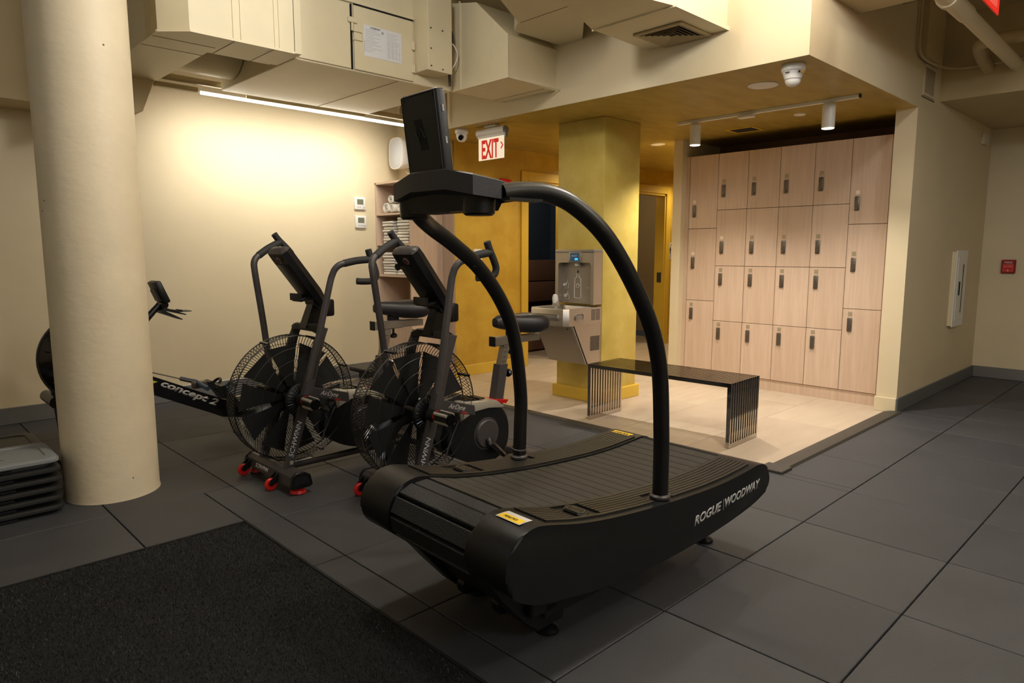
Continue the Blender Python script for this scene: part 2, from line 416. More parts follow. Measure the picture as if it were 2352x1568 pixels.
# gym ceiling and beams
struct('ceiling', MB().bx((-3.1, -3.1, 3.2), (8.6, 6.42, 3.3)), M['cream_dark'])
struct('beam', MB().bx((4.2, -3, 2.80), (4.74, 1.749, 3.2)), M['cream_dark'])
struct('beam', MB().bx((6.62, -3, 2.54), (8.5, 1.749, 3.2)), M['cream_dark'])
# sloped soffit at the left of the duct and the beam behind the column
struct('beam', MB().bx((-3, 5.9, 2.35), (1.60, 6.32, 3.2)), M['cream_dark'])
struct('beam', MB().prism([(1.25, 2.20), (1.62, 2.31), (1.71, 2.54), (1.25, 2.54)], 'y', 5.50, 5.90), M['cream_dark'])
# soffit over the locker area
struct('wall_soffit', MB().bx((4.05, 1.75, H_S + .001), (4.15, 5.7, 3.2)).bx((4.15, 1.75, H_S + .001), (6.07, 1.85, 3.2)), M['cream'])
yc = struct('ceiling', MB().bx((4.052, 1.752, H_S), (8.9, 5.55, H_S + .03)), M['yceil'])
# round concrete column
col = MB(); prof = []
col.lathe([(.232, 0), (.228, .02), (.228, 3.2)], (.94, 4.14, 0), 64)
struct('column', col, M['concrete'])
# square gold pillar with base
struct('pillar', MB().bx((4.60, 3.65, 0), (5.10, 4.17, H_S), bev=.008, seg=2), M['olive'])
struct('baseboard_pillar', MB().bx((4.572, 3.622, -.004), (5.128, 4.198, .105), bev=.004), M['yflat'])
# yellow corridor wall with two doorways
Y0, Y1 = 5.50, 5.60
struct('wall_corridor', MB().bx((4.50, Y0, 0), (5.55, Y1, H_S)).bx((5.55, Y0, 2.10), (6.22, Y1, H_S)).bx((6.22, Y0, 0), (7.50, Y1, H_S))
       .bx((7.50, Y0, 2.11), (8.32, Y1, H_S)).bx((8.32, Y0, 0), (8.9, Y1, H_S)).bx((8.86, 1.9, 0), (8.9, 5.5, H_S)), M['yellow'])
struct('baseboard_corridor', MB().bx((4.49, Y0 - .012, -.004), (5.45, Y0, .11), bev=.003).bx((6.32, Y0 - .012, -.004), (7.40, Y0, .11), bev=.003).bx((8.42, Y0 - .012, -.004), (8.86, Y0, .11), bev=.003), M['yflat'])
def casing(n, x0, x1, zt):
    d = struct(n, MB().bx((x0 - .10, Y0 - .018, -.004), (x0, Y0, zt + .10), bev=.003), M['yflat'])
    part('casing', MB().bx((x1, Y0 - .018, -.004), (x1 + .10, Y0, zt + .10), bev=.003), M['yflat'], d)
    part('header_casing', MB().bx((x0, Y0 - .018, zt), (x1, Y0, zt + .10), bev=.003), M['yflat'], d)
    part('jamb', MB().bx((x0, Y0, -.004), (x0 + .025, Y1 + .05, zt)).bx((x1 - .025, Y0, -.004), (x1, Y1 + .05, zt)).bx((x0, Y0, zt - .025), (x1, Y1 + .05, zt)), M['yflat'], d)
    return d
casing('door_1', 5.55, 6.22, 2.10)
d2 = casing('door_2', 7.50, 8.32, 2.11)
part('strike_plate', MB().bx((8.288, 5.53, .88), (8.296, 5.60, 1.02)), M['lock'], d2, 'dark metal strike plate')
# pale timber-tiled wall inside the washroom
ww = struct('wall_washroom', MB().bx((7.2, 6.9, 0), (9.6, 7.0, 2.42)).bx((9.5, 5.6, 0), (9.6, 7.0, 2.42)).bx((6.9, 5.6, 2.42), (9.6, 7.0, 2.46)), M['cream_dark'])
for i in range(9):
    for j in range(6):
        x0 = 7.25 + i * .26; z0 = .02 + j * .39
        if (i + j) % 2:
            for k in range(3): part('wall_tile', MB().bx((x0, 6.885, z0 + k * .13), (x0 + .255, 6.9, z0 + k * .13 + .125)), M['beige'], ww)
        else:
            for k in range(2): part('wall_tile', MB().bx((x0 + k * .13, 6.885, z0), (x0 + k * .13 + .125, 6.9, z0 + .385)), M['beige'], ww)
struct('wall_lounge', MB().bx((4.55, 6.62, 0), (7.2, 6.7, 2.42)).bx((7.15, 5.6, 0), (7.2, 6.7, 2.42)).bx((4.5, 5.6, 2.42), (7.2, 6.7, 2.46)).bx((4.56, 5.6, 0), (4.60, 6.7, 2.42)), M['navy'])
# walls around the locker recess
struct('wall_locker_end', MB().bx((6.12, 3.865, -.004), (6.95, 3.965, H_S)), M['cream'])
struct('wall_locker_back', MB().bx((6.85, 1.9, 0), (6.95, 3.87, H_S)), M['brown'])
# bulkhead over the towel cabinet and cream wall return
struct('trim_8', MB().bx((4.492, 5.505, 0), (4.54, 5.70, 2.04)), M['oak'])
struct('wall_return', MB().bx((4.38, 5.52, 2.04), (4.5, 6.32, 3.2)), M['cream'])

# ================================================================ TREADMILL
def treadmill():
    t = thing('treadmill', 'black curved manual treadmill with arched handrails in the middle of the rubber floor', 'treadmill', (1.24, 1.31, 0), R(-1.5))
    W = .79
    top = [(.0, .385), (.012, .445), (.05, .492), (.115, .512), (.18, .503), (.30, .474), (.45, .449), (.65, .427), (.85, .413), (1.05, .404), (1.2, .404), (1.35, .412), (1.42, .418), (1.475, .41), (1.52, .38), (1.54, .335)]
    bot = [(1.525, .298), (1.48, .276), (1.36, .247), (1.1, .218), (.78, .205), (.46, .216), (.28, .243), (.16, .262), (.07, .296), (.015, .34)]
    prof = [tuple(p) for p in smooth_curve([Vector((a, b, 0)) for a, b in top + bot], 3, closed=True)]
    prof = [(p[0], p[1]) for p in prof]
    def ztop(u):
        for a, b in zip(top[3:], top[4:]):
            if a[0] <= u <= b[0]: return a[1] + (b[1] - a[1]) * (u - a[0]) / (b[0] - a[0])
        return top[3][1] if u < top[3][0] else top[-1][1]
    for (v0, v1, nm) in ((0, .185, 'near'), (.605, .79, 'far')):
        c = part('side_cover', MB().prism(prof, 'y', v0, v1, bev=.011, seg=3), M['blk'], t)
        # ribbed step pad
        tp = [p for p in smooth_curve([Vector((a, b, 0)) for a, b in top], 4)]
        pad = MB(); rib = MB()
        us = [.19 + i * (1.40 - .19) / 44 for i in range(45)]
        va, vb = (v0 + .028, v0 + .172) if nm == 'near' else (v0 + .013, v0 + .157)
        nr = 8; pw = (vb - va) / nr
        eu, ev, ew = (.40, (va + vb) / 2, .045)
        for k in range(nr):
            a = va + k * pw + .0021; b = va + (k + 1) * pw - .0021
            seg = []
            for u in us:
                inside = abs(u - eu) < ew + .012 and abs(((a + b) / 2) - ev) < .062
                if nm == 'near' and abs(u - .80) < .045 and b < v0 + .1: inside = True
                if nm == 'far' and abs(u - .74) < .045 and a > v0 + .085: inside = True
                if inside:
                    if len(seg) > 1: rib.loft([[(q, a, ztop(q) - .002), (q, b, ztop(q) - .002), (q, b, ztop(q) + .006), (q, a, ztop(q) + .006)] for q in seg])
                    seg = []
                else: seg.append(u)
            if len(seg) > 1: rib.loft([[(q, a, ztop(q) - .002), (q, b, ztop(q) - .002), (q, b, ztop(q) + .006), (q, a, ztop(q) + .006)] for q in seg])
        part('rib_pad', rib, M['pad'], c, 'ribbed dark rubber step pad')
        # emblem plate: elongated hexagon with a zigzag
        zz = ztop(eu) + .003; sl = (ztop(eu + .05) - ztop(eu - .05)) / .1
        def E(u, v, dz=0): return (eu + u, ev + v, zz + sl * u + dz)
        hexa = [(-.012, -.056), (-.034, -.040), (-.034, .028), (.012, .056), (.034, .040), (.034, -.028)]
        em = MB(); em.loft([[E(a, b) for a, b in hexa], [E(a * .97, b * .97, .003) for a, b in hexa]])
        em.loft([[E(a * .86, b * .84, .0045) for a, b in hexa], [E(a * .84, b * .82, .0062) for a, b in hexa]])
        e = part('emblem', em, M['pad'], c)
        z = MB()
        for (a, b, a2, b2) in ((-.014, -.030, .010, -.026), (.010, -.026, -.012, .020), (-.012, .020, .014, .032)):
            z.tube([E(a, b, .0055), E(a2, b2, .0055)], .002, 6)
        for vtx in z.bm.verts: pass
        part('emblem_mark', z, M['blk_flat'], c)
    # caution stickers
    st = MB(); yl = MB()
    for (mb, u0, u1, dz) in ((st, .095, .150, .0010), (yl, .098, .128, .0016)):
        for (va, vb) in (((.045, .15),) if mb is st else ((.05, .145),)):
            mb.loft([[(u0 + (u1 - u0) * k / 4, va, .5125 - (abs(u0 + (u1 - u0) * k / 4 - .115) / .07) ** 2 * .007 + dz), (u0 + (u1 - u0) * k / 4, vb, .5125 - (abs(u0 + (u1 - u0) * k / 4 - .115) / .07) ** 2 * .007 + dz)] for k in range(5)], close=False)
    s1 = part('caution_sticker', st, M['offwhite'], t, 'white and yellow caution sticker'); part('sticker_band', yl, M['yellowsticker'], s1)
    lettering('sticker_lettering', 'CAUTION', .055, .012, M['ink'], s1, (.113, .10, .5146), (0, 1, 0), (-1, 0, 0))
    s2 = part('caution_sticker', MB().bx((1.385, .645, .4195), (1.42, .755, .4215)), M['yellowsticker'], t, 'yellow caution sticker on the rear corner')
    lettering('sticker_lettering', 'CAUTION', .07, .013, M['ink'], s2, (1.402, .70, .4217), (0, 1, 0), (-1, 0, 0))
    # belt: slats running across the deck, along the concave top and round both rollers
    TH = .016
    path = [(.30, .262)] + [(.112 + .088 * math.cos(a), .392 + .088 * math.sin(a)) for a in [R(d) for d in range(262, 85, -8)]]
    path += [(u, ztop(u) - TH - .006) for u in (.18, .24, .30, .40, .50, .62, .74, .86, .98, 1.10, 1.22, 1.32, 1.40)]
    path += [(1.43 + .072 * math.cos(a), .325 + .072 * math.sin(a)) for a in [R(d) for d in range(88, -80, -12)]] + [(1.30, .25)]
    pc = smooth_curve([Vector((a, 0, b)) for a, b in path], 4)
    L = [0]
    for a, b in zip(pc, pc[1:]): L.append(L[-1] + (b - a).length)
    def at(s):
        for i in range(len(pc) - 1):
            if L[i + 1] >= s:
                f = (s - L[i]) / max(1e-9, L[i + 1] - L[i]); return pc[i].lerp(pc[i + 1], f), (pc[i + 1] - pc[i]).normalized()
        return pc[-1], (pc[-1] - pc[-2]).normalized()
    pitch = .0605; n = int(L[-1] / pitch)
    slm = MB().bx((-.0282, -.207, 0), (.0282, .207, TH), bev=.0016).mesh('belt_slat', M['belt'])
    slf = MB().bx((-.0282, -.207, 0), (.0282, .207, TH), bev=.0022)
    for r_ in range(12):       # raised lozenges of the slat surface
        for c_ in range(90):
            x, y = -.0235 + r_ * .0043, -.200 + c_ * .00449 + (.00225 if r_ % 2 else 0)
            slf.quad((x - .0018, y, TH + .0002), (x, y - .0019, TH + .0012), (x + .0018, y, TH + .0002), (x, y + .0019, TH + .0012))
    slfm = slf.mesh('belt_slat', M['beltf'], smooth=False)
    for i in range(n):
        p, d = at(.022 + i * pitch)
        o = bpy.data.objects.new('belt_slat', slfm if p.x < .17 and p.z > .3 else slm)
        o.location = (p.x, .395, p.z); o.rotation_euler = (0, -math.atan2(d.z, d.x), 0); link(o, t)
    inner = [(p.x, p.z) for p in pc]
    cx_, cz_ = .76, .36
    core = MB().prism([(x + (.008 if x < .2 else (-.01 if x > 1.4 else 0)), z - .006 if z > .37 else z + .006) for x, z in inner[4:-4:2]], 'y', .188, .602)
    part('deck_frame', core, M['blk_flat'], t)
    # under frame, feet and transport wheels
    part('base_frame', MB().bx((.30, .14, .10), (1.32, .20, .25), bev=.006).bx((.30, .59, .10), (1.32, .65, .25), bev=.006).prism([(1.25, .22), (1.48, .27), (1.48, .10), (1.25, .08)], 'y', .22, .28).prism([(1.25, .22), (1.48, .27), (1.48, .10), (1.25, .08)], 'y', .52, .58).bx((.24, .14, .12), (.36, .65, .26), bev=.006).bx((1.20, .14, .10), (1.30, .65, .24), bev=.006)
         .prism([(.05, .32), (.30, .30), (.46, .20), (.42, .05), (.30, .045), (.24, .10), (.15, .20)], 'y', .17, .25, bev=.004).prism([(.05, .32), (.30, .30), (.46, .20), (.42, .05), (.30, .045), (.24, .10), (.15, .20)], 'y', .54, .62, bev=.004)
         .prism([(.10, .30), (.30, .27), (.30, .16), (.22, .14)], 'y', .25, .54), M['blk'], t)
    for (u, v) in ((.385, .21), (1.44, .25), (.385, .58), (1.44, .55)):
        part('foot', MB().lathe([(.040, 0), (.040, .012), (.028, .022), (.012, .028), (.012, .12)], (u, v, 0), 20), M['blk_smooth'], t)
    for v in (.30, .49):
        part('transport_wheel', MB().lathe([(.01, -.018), (.034, -.018), (.038, -.012), (.038, .012), (.034, .018), (.01, .018)], (.255, v, .115), 20, 'y'), M['blk_smooth'], t)
    # handrails
    near = [(.80, .05, .39), (.80, .05, .52), (.797, .05, .66), (.775, .05, .89), (.717, .05, 1.05), (.612, .06, 1.215), (.50, .08, 1.355), (.39, .11, 1.443), (.301, .135, 1.477), (.209, .155, 1.480), (.132, .165, 1.470)]
    far = [(.745, .74, .40), (.752, .74, .55), (.754, .74, .71), (.714, .74, .957), (.637, .735, 1.107), (.51, .72, 1.241), (.36, .69, 1.332), (.24, .65, 1.385), (.15, .592, 1.418), (.105, .56, 1.45)]
    for pts, nm in ((near, 'near'), (far, 'far')):
        h = part('handrail', MB().tube(smooth_curve([Vector(p) for p in pts], 8), .0285, 20), M['tube'], t)
        b = pts[0]
        part('rail_collar', MB().lathe([(.030, 0), (.037, .003), (.038, .012), (.030, .018)], (b[0], b[1], ztop(b[0]) + .001), 28), M['charcoal'], h)
        if nm == 'far':
            part('cable_ring', MB().tube([(b[0] + .031 * math.cos(a), b[1] + .031 * math.sin(a), ztop(b[0]) + .045 + .004 * math.sin(a)) for a in [R(k * 15) for k in range(25)]], .0035, 6), M['charcoal'], h, 'grey wire ring')
            for (u, z) in ((.47, 1.245), (.40, 1.285)):
                part('rail_bolt', MB().lathe([(.009, 0), (.009, .01), (.005, .014)], (u, .70, z), 10), M['blk_gloss'], h)
    # console tray and tablet
    fr = [(.016, .150, 1.460, 1.518), (.0, .257, 1.480, 1.539), (.0, .433, 1.482, 1.541), (.022, .558, 1.463, 1.520)]
    bk = [(.145, .598, 1.455, 1.508), (.19, .54, 1.455, 1.510), (.19, .20, 1.455, 1.510), (.118, .146, 1.453, 1.507)]
    pts = fr + bk
    c = part('console', MB().loft([[(u, v, z0) for u, v, z0, z1 in pts], [(u, v, z1 - .004) for u, v, z0, z1 in pts], [(u + (.004 if u < .1 else -.004), v + (.004 if v < .4 else -.004), z1) for u, v, z0, z1 in pts]]), M['console'], t, 'dark grey moulded console tray')
    part('console_underside', MB().loft([[(.060, .225, 1.422), (.060, .54, 1.422), (.175, .54, 1.425), (.175, .225, 1.425)], [(.045, .21, 1.484), (.045, .55, 1.484), (.185, .55, 1.46), (.185, .21, 1.46)]]), M['blk'], c)
    for v in (.225, .555):
        part('rail_socket', MB().lathe([(.040, 1.408), (.047, 1.414), (.050, 1.465)], (.100, v, 0), 28), M['blk'], c)
    part('underside_clip', MB().bx((.062, .33, 1.419), (.072, .38, 1.4225)), M['charcoal'], c)
    part('cup_arm', MB().bx((.10, .09, 1.446), (.23, .125, 1.454)), M['blk'], c)
    mx = Matrix.Translation((.053, .034, 1.502)) @ Matrix.Rotation(R(-7.5), 4, 'Y')
    tb = part('tablet', MB().bx((-.018, .262, 0), (.018, .444, .272), bev=.009, seg=3, mx=mx), M['tablet'], t, 'upright black display housing seen from behind')
    part('back_panel', MB().bx((-.0195, .268, .005), (-.0175, .438, .266), bev=.003, mx=mx), M['blk'], tb)
    for (v, z) in ((.280, .255), (.426, .255), (.280, .05), (.426, .05)):
        q = mx @ Vector((-.0195, v, z)); q2 = mx @ Vector((-.0208, v, z)); part('screw', MB().cyl(q, q2, .0045, seg=10), M['blk_gloss'], tb)
    for z in (.125, .215):
        part('side_button', MB().bx((-.003, .2598, z - .010), (.004, .2625, z + .010), bev=.001, mx=mx), M['greyprint'], tb, 'light grey side button')
    mk = MB(); mk.prism([(.345, .195), (.385, .195), (.372, .150), (.362, .105), (.322, .105), (.335, .15)], 'x', -.0200, -.0190)
    bmesh.ops.transform(mk.bm, matrix=mx, verts=mk.bm.verts)
    part('back_emblem', mk, M['blk_flat'], tb)
    zg = MB()
    for a, b in (((.382, .163), (.368, .135)), ((.368, .135), (.352, .168)), ((.352, .168), (.336, .138))):
        zg.tube([mx @ Vector((-.0200, a[0], a[1])), mx @ Vector((-.0200, b[0], b[1]))], .0022, 6)
    part('emblem_mark', zg, M['tablet'], tb)
    part('screen', MB().bx((.0175, .275, .02), (.0195, .431, .255), mx=mx), M['blk_gloss'], tb)
    # lettering on the outer side
    ang = math.atan2(.0345, .50)
    o = Vector((.952, -.0004, .3005)); X = Vector((math.cos(R(4.2)), 0, math.sin(R(4.2))))
    def at2(s, dz=0): return o + X * s + Vector((0, 0, dz))
    lettering('side_lettering', 'ROGUE', .192, .038, M['greyprint'], t, at2(.096), X, (0, 0, 1), shear=.30, bold=.03)
    lettering('side_lettering', 'WOODWAY', .278, .038, M['greyprint'], t, at2(.357), X, (0, 0, 1), shear=.30, bold=.03)
    part('side_rule', MB().bx((1.156, -.0014, .293), (1.158, -.0002, .337)), M['greyprint'], t)
    return t
treadmill()

# ================================================================ AIR BIKES
def rot_about(p, piv, a):
    x, z = p[0] - piv[0], p[2] - piv[2]
    return (piv[0] + x * math.cos(a) + z * math.sin(a), p[1], piv[2] - x * math.sin(a) + z * math.cos(a))
def airbike(label, loc, rz, dz, near_a, far_a, pk):
    t = thing('air_bike', label, 'exercise bike', loc, rz, 'air bikes beside the column')
    HC = .475
    fan = part('fan_guard', guard_mb(), M['blk_gloss'], t, kind='stuff')
    part('guard_rim', rims_mb(), M['blk_smooth'], t)
    part('hub_cap', MB().lathe([(.0, -.132), (.035, -.132), (.05, -.126), (.085, -.120), (.097, -.112), (.097, -.10), (.08, -.095)], (0, 0, HC), 36, 'y'), M['blk'], t)
    hubr = MB()
    for k in range(30):
        a = 2 * math.pi * k / 30; hubr.tube([(.052 * math.cos(a), -.127, HC + .052 * math.sin(a)), (.09 * math.cos(a), -.118, HC + .09 * math.sin(a))], .0025, 5)
    part('hub_ribs', hubr, M['blk_gloss'], t)
    part('hub_cap', MB().lathe([(.08, .095), (.097, .10), (.097, .112), (.085, .12), (.05, .126), (.0, .13)], (0, 0, HC), 36, 'y'), M['blk'], t)
    nb = 10
    bm_ = MB(); rings = []
    for i, r_ in enumerate((.07, .13, .20, .27, .315)):
        half = R(12.0 + 3.0 * i / 4); tw = .006 + .006 * i / 4
        rings.append([(r_ * math.cos(-half), -tw, r_ * math.sin(-half)), (r_ * math.cos(half), tw, r_ * math.sin(half)), (r_ * math.cos(half), tw - .003, r_ * math.sin(half)), (r_ * math.cos(-half), -tw - .003, r_ * math.sin(-half))])
    bm_.loft(rings); me = bm_.mesh('fan_blade', M['blk_flat'])
    for k in range(nb):
        o = bpy.data.objects.new('fan_blade', me); o.location = (0, 0, HC); o.rotation_euler = (0, R(k * 36 + 8), 0); link(o, t)
    part('axle', MB().cyl((0, -.16, HC), (0, .16, HC), .014), M['lock'], t)
    # fork legs, top bridge
    for s in (-1, 1):
        fr = part('fork_leg', MB().prism([(-.148, .105), (-.098, .105), (.012, .43), (.035, .50), (.115, .79), (.150, .875), (.105, .885), (.066, .80), (-.030, .50), (-.042, .44)], 'y', s * .155 - .014, s * .155 + .014, bev=.004), M['charcoal'], t)
        if s < 0:
            L_ = Vector((-.03, 0, .44)) - Vector((-.123, 0, .15)); L_.normalize()
            mid = Vector((-.078, -.1701, .275))
            lettering('leg_lettering', 'SCHWINN', .205, .030, M['greyprint'], fr, mid, L_, Vector((-L_.z, 0, L_.x)), shear=.2, bold=.02)
            part('hinge_cap', MB().bx((-.115, -.172, .135), (-.095, -.168, .155), bev=.001), M['silver'], fr)
    part('neck_bridge', MB().prism([(-.155, .875), (-.155, .84), (-.10, .86), (.10, .86), (.155, .84), (.155, .875), (.10, .895), (-.10, .895)], 'x', .085, .145, bev=.004), M['blk_smooth'], t)
    # beam to the crank housing with lettering
    for s in (-1, 1):
        b = part('side_beam', MB().prism([(.01, .50), (.01, .56), (.27, .487), (.275, .43)], 'y', s * .15 - .012, s * .15 + .012, bev=.003), M['charcoal'], t)
        if s < 0:
            X = Vector((.26, 0, -.073)).normalized()
            lettering('beam_lettering', 'AirDyne', .115, .036, M['offwhite'], b, Vector((.145, -.1626, .494)), X, (0, 0, 1), shear=.35)
            lettering('beam_lettering', 'PRO', .04, .014, M['red'], b, Vector((.195, -.1626, .456)), X, (0, 0, 1), shear=.2, bold=.02, label='red lettering')
    # moving arms
    piv = (-.035, 0, .49)
    for s, a in ((-1, near_a), (1, far_a)):
        def P(x, y, z): return rot_about((x, s * y, z), piv, a)
        low = [P(-.035, .195, .47), P(.02, .195, .66), P(.08, .20, .868), P(.145, .205, 1.12)]
        hi = [P(.145, .205, 1.12), P(.163, .21, 1.18), P(.178, .218, 1.212), P(.205, .226, 1.234), P(.25, .235, 1.245)]
        arm = part('moving_arm', MB().tube(smooth_curve([Vector(p) for p in low + hi[1:]], 5), .0185, 14), M['charcoal'], t)
        part('arm_shell', MB().loft([[P(.01 - .022, .178, .60), P(.01 + .022, .178, .60), P(.01 + .022, .215, .60), P(.01 - .022, .215, .60)], [P(-.035 - .025, .175, .47), P(-.035 + .025, .175, .47), P(-.035 + .025, .215, .47), P(-.035 - .025, .215, .47)]]), M['charcoal'], arm)
        part('foam_grip', MB().tube(smooth_curve([Vector(P(*q)) for q in ((.225, .23, 1.24), (.30, .24, 1.255), (.39, .25, 1.262))], 4), .021, 14), M['foam'], arm)
        part('cross_grip', MB().tube(smooth_curve([Vector(P(*q)) for q in ((.372, .25, 1.318), (.385, .25, 1.275), (.412, .248, 1.215), (.424, .245, 1.17), (.405, .24, 1.14), (.36, .225, 1.135), (.315, .21, 1.138))], 6), .019, 14), M['foam'], arm)
        pg = part('foot_peg', MB().cyl((-.035, s * .175, .49), (-.035, s * .225, .49), .034, seg=24), M['blk_smooth'], t)
        part('peg_ring', MB().lathe([(.022, -.006), (.030, -.006), (.030, .006), (.022, .006)], (-.035, s * .228, .49), 24, 'y'), M['red'], pg, 'red ring')
        part('peg_barrel', MB().cyl((-.035, s * .228, .49), (-.035, s * .335, .49), .031, seg=8), M['blk_smooth'], pg)
        sp = MB()
        for k in range(4):
            an = R(50 + 90 * k); sp.tube([(-.035 + .028 * math.cos(an), s * .232, .49 + .028 * math.sin(an)), (-.035 + .028 * math.cos(an), s * .330, .49 + .028 * math.sin(an))], .0095, 8)
        part('peg_grip_strips', sp, M['silver'], pg, 'silver grip strips')
        part('peg_end', MB().lathe([(.010, 0), (.026, 0), (.024, .006), (.012, .004)], (-.035, s * (.335 + (0 if s > 0 else .006)), .49), 20, 'y'), M['blk_gloss'], pg)
    # mast, console, phone shelf, bottle box
    mast = part('mast', MB().loft([[(.075, -.04, .87), (.075, .04, .87), (.185, .04, .87), (.185, -.04, .87)], [(.135, -.035, 1.02), (.135, .035, 1.02), (.205, .035, 1.0), (.205, -.035, 1.0)]]), M['blk_gloss'], t)
    part('pivot_barrel', MB().cyl((.165, -.052, 1.025), (.165, .052, 1.025), .042), M['blk_smooth'], mast)
    part('bottle_box', MB().bx((.205, -.045, .93), (.265, .045, 1.03), bev=.012, seg=2, mx=Matrix.Translation((0, 0, 0))), M['blk'], mast)
    dirv = Vector((-.225, 0, .30)).normalized(); nrm = Vector((dirv.z, 0, -dirv.x))
    base = Vector((.165, 0, 1.035))
    def CP(s_, n_, y): q = base + dirv * s_ + nrm * n_; return (q.x, y, q.z)
    def ring(s_, n0, n1, wd):
        pts = []
        for (nn, yy) in ((n0, -wd), (n0, wd), ((n0 + n1) / 2, wd * 1.12), (n1, wd * .9), (n1, -wd * .9), ((n0 + n1) / 2, -wd * 1.12)): pts.append(CP(s_, nn, yy))
        return pts
    cs = part('console', MB().loft([ring(-.03, -.03, .03, .060), ring(.05, -.036, .034, .082), ring(.30, -.036, .032, .086), ring(.345, -.034, .028, .086)]), M['blk'], t)
    part('console_cap', MB().loft([ring(.345, -.035, .029, .088), ring(.358, -.026, .020, .078), ring(.366, -.012, .008, .055)]), M['charcoal'], cs, 'grey top cap')
    part('back_panel', MB().loft([ring(.07, -.0385, -.034, .066), ring(.275, -.0385, -.034, .070)]), M['blk_smooth'], cs)
    c0 = Vector(CP(.305, -.0365, -.005)); part('round_badge', MB().cyl(c0, c0 - nrm * .003, .020, seg=24), M['silver'], cs, 'round badge')
    c1 = c0 - nrm * .003; part('badge_centre', MB().cyl(c1, c1 - nrm * .002, .0145, seg=20), M['stitch'], cs)
    part('phone_shelf', MB().bx((.045, -.055, 1.035), (.15, .055, 1.052), bev=.003, mx=Matrix.Translation((.1, 0, 1.04)) @ Matrix.Rotation(R(-14), 4, 'Y') @ Matrix.Translation((-.1, 0, -1.04))).bx((.035, -.055, 1.03), (.05, .055, 1.07)), M['blk_smooth'], cs)
    # front stabiliser
    fs = part('front_stabiliser', MB().prism([(-.175, .05), (-.165, .10), (-.14, .118), (-.095, .118), (-.065, .10), (-.055, .05), (-.07, .038), (-.16, .038)], 'y', -.285, .285, bev=.004), M['charcoal'], t)
    part('end_cap', MB().prism([(-.182, .045), (-.17, .102), (-.142, .122), (-.092, .122), (-.06, .102), (-.048, .045), (-.066, .034), (-.164, .034)], 'y', -.30, -.283, bev=.003), M['blk_smooth'], fs)
    part('end_cap_recess', MB().prism([(-.160, .055), (-.155, .09), (-.14, .102), (-.095, .102), (-.078, .09), (-.07, .055)], 'y', -.3025, -.299), M['blk_flat'], fs)
    part('end_cap', MB().prism([(-.182, .045), (-.17, .102), (-.142, .122), (-.092, .122), (-.06, .102), (-.048, .045), (-.066, .034), (-.164, .034)], 'y', .283, .30, bev=.003), M['blk_smooth'], fs)
    lettering('bar_lettering', 'SCHWINN', .16, .026, M['offwhite'], fs, (-.1715, .07, .078), (0, -1, 0), (.2, 0, 1), shear=.2, bold=.02)
    for y in (-.12, .24):
        wb = part('wheel_bracket', MB().prism([(-.17, .05), (-.17, .095), (-.215, .062), (-.228, .04), (-.21, .028)], 'y', y - .022, y - .016).prism([(-.17, .05), (-.17, .095), (-.215, .062), (-.228, .04), (-.21, .028)], 'y', y + .016, y + .022), M['blk'], t)
        part('wheel', MB().lathe([(.01, -.011), (.030, -.011), (.0345, -.006), (.0345, .006), (.030, .011), (.01, .011)], (-.207, y, .0347), 24, 'y'), M['red'], wb, 'red transport wheel')
    for y in (-.255, .26):
        pr = [(.034, 0), (.046, .004), (.040, .020), (.02, .028), (.01, .04)]
        lf = part('leveling_foot', MB().lathe(pr, (-.115, y, 0), 12), M['red'], t, 'red leveling foot')
    # floor beam and rear stabiliser
    part('floor_beam', MB().tube([(-.07, 0, .075), (.80, 0, .075)], .020, 12), M['charcoal'], t)
    part('warning_label', MB().bx((-.03, -.012, .0945), (.10, .012, .0965)), M['paper'], t, 'white and orange warning label')
    part('rear_stabiliser', MB().bx((.79, -.24, .045), (.87, .24, .095), bev=.012, seg=2).cyl((.83, -.2, 0), (.83, -.2, .05), .025).cyl((.83, .2, 0), (.83, .2, .05), .025), M['charcoal'], t)
    # crank housing
    body = [(.155, .30), (.20, .37), (.26, .455), (.52, .435), (.575, .39), (.602, .30), (.595, .21), (.555, .145), (.49, .118), (.36, .125), (.24, .17), (.165, .235)]
    body = [(p.x, p.y) for p in smooth_curve([Vector((a, b, 0)) for a, b in body], 3, closed=True)]
    h = part('crank_housing', MB().prism(body, 'y', -.075, .075, bev=.012, seg=3), M['blk_smooth'], t)
    part('top_shroud', MB().prism([(.235, .385), (.222, .47), (.27, .488), (.50, .468), (.56, .425), (.53, .418), (.44, .44), (.33, .435), (.27, .41)], 'y', -.088, .088, bev=.005, seg=2), M['silver'], h, 'brushed silver top shroud')
    part('shroud_vent', MB().bx((.30, -.05, .484), (.44, .05, .487)).bx((.30, -.05, .487), (.32, .05, .491)).bx((.34, -.05, .484), (.36, .05, .489)).bx((.38, -.05, .482), (.40, .05, .487)).bx((.42, -.05, .480), (.44, .05, .485)), M['blk'], h)
    part('housing_edge', MB().tube([(.225, -.08, .40), (.19, -.08, .34), (.15, -.08, .26), (.125, -.08, .20)], .005, 6), M['charcoal'], h)
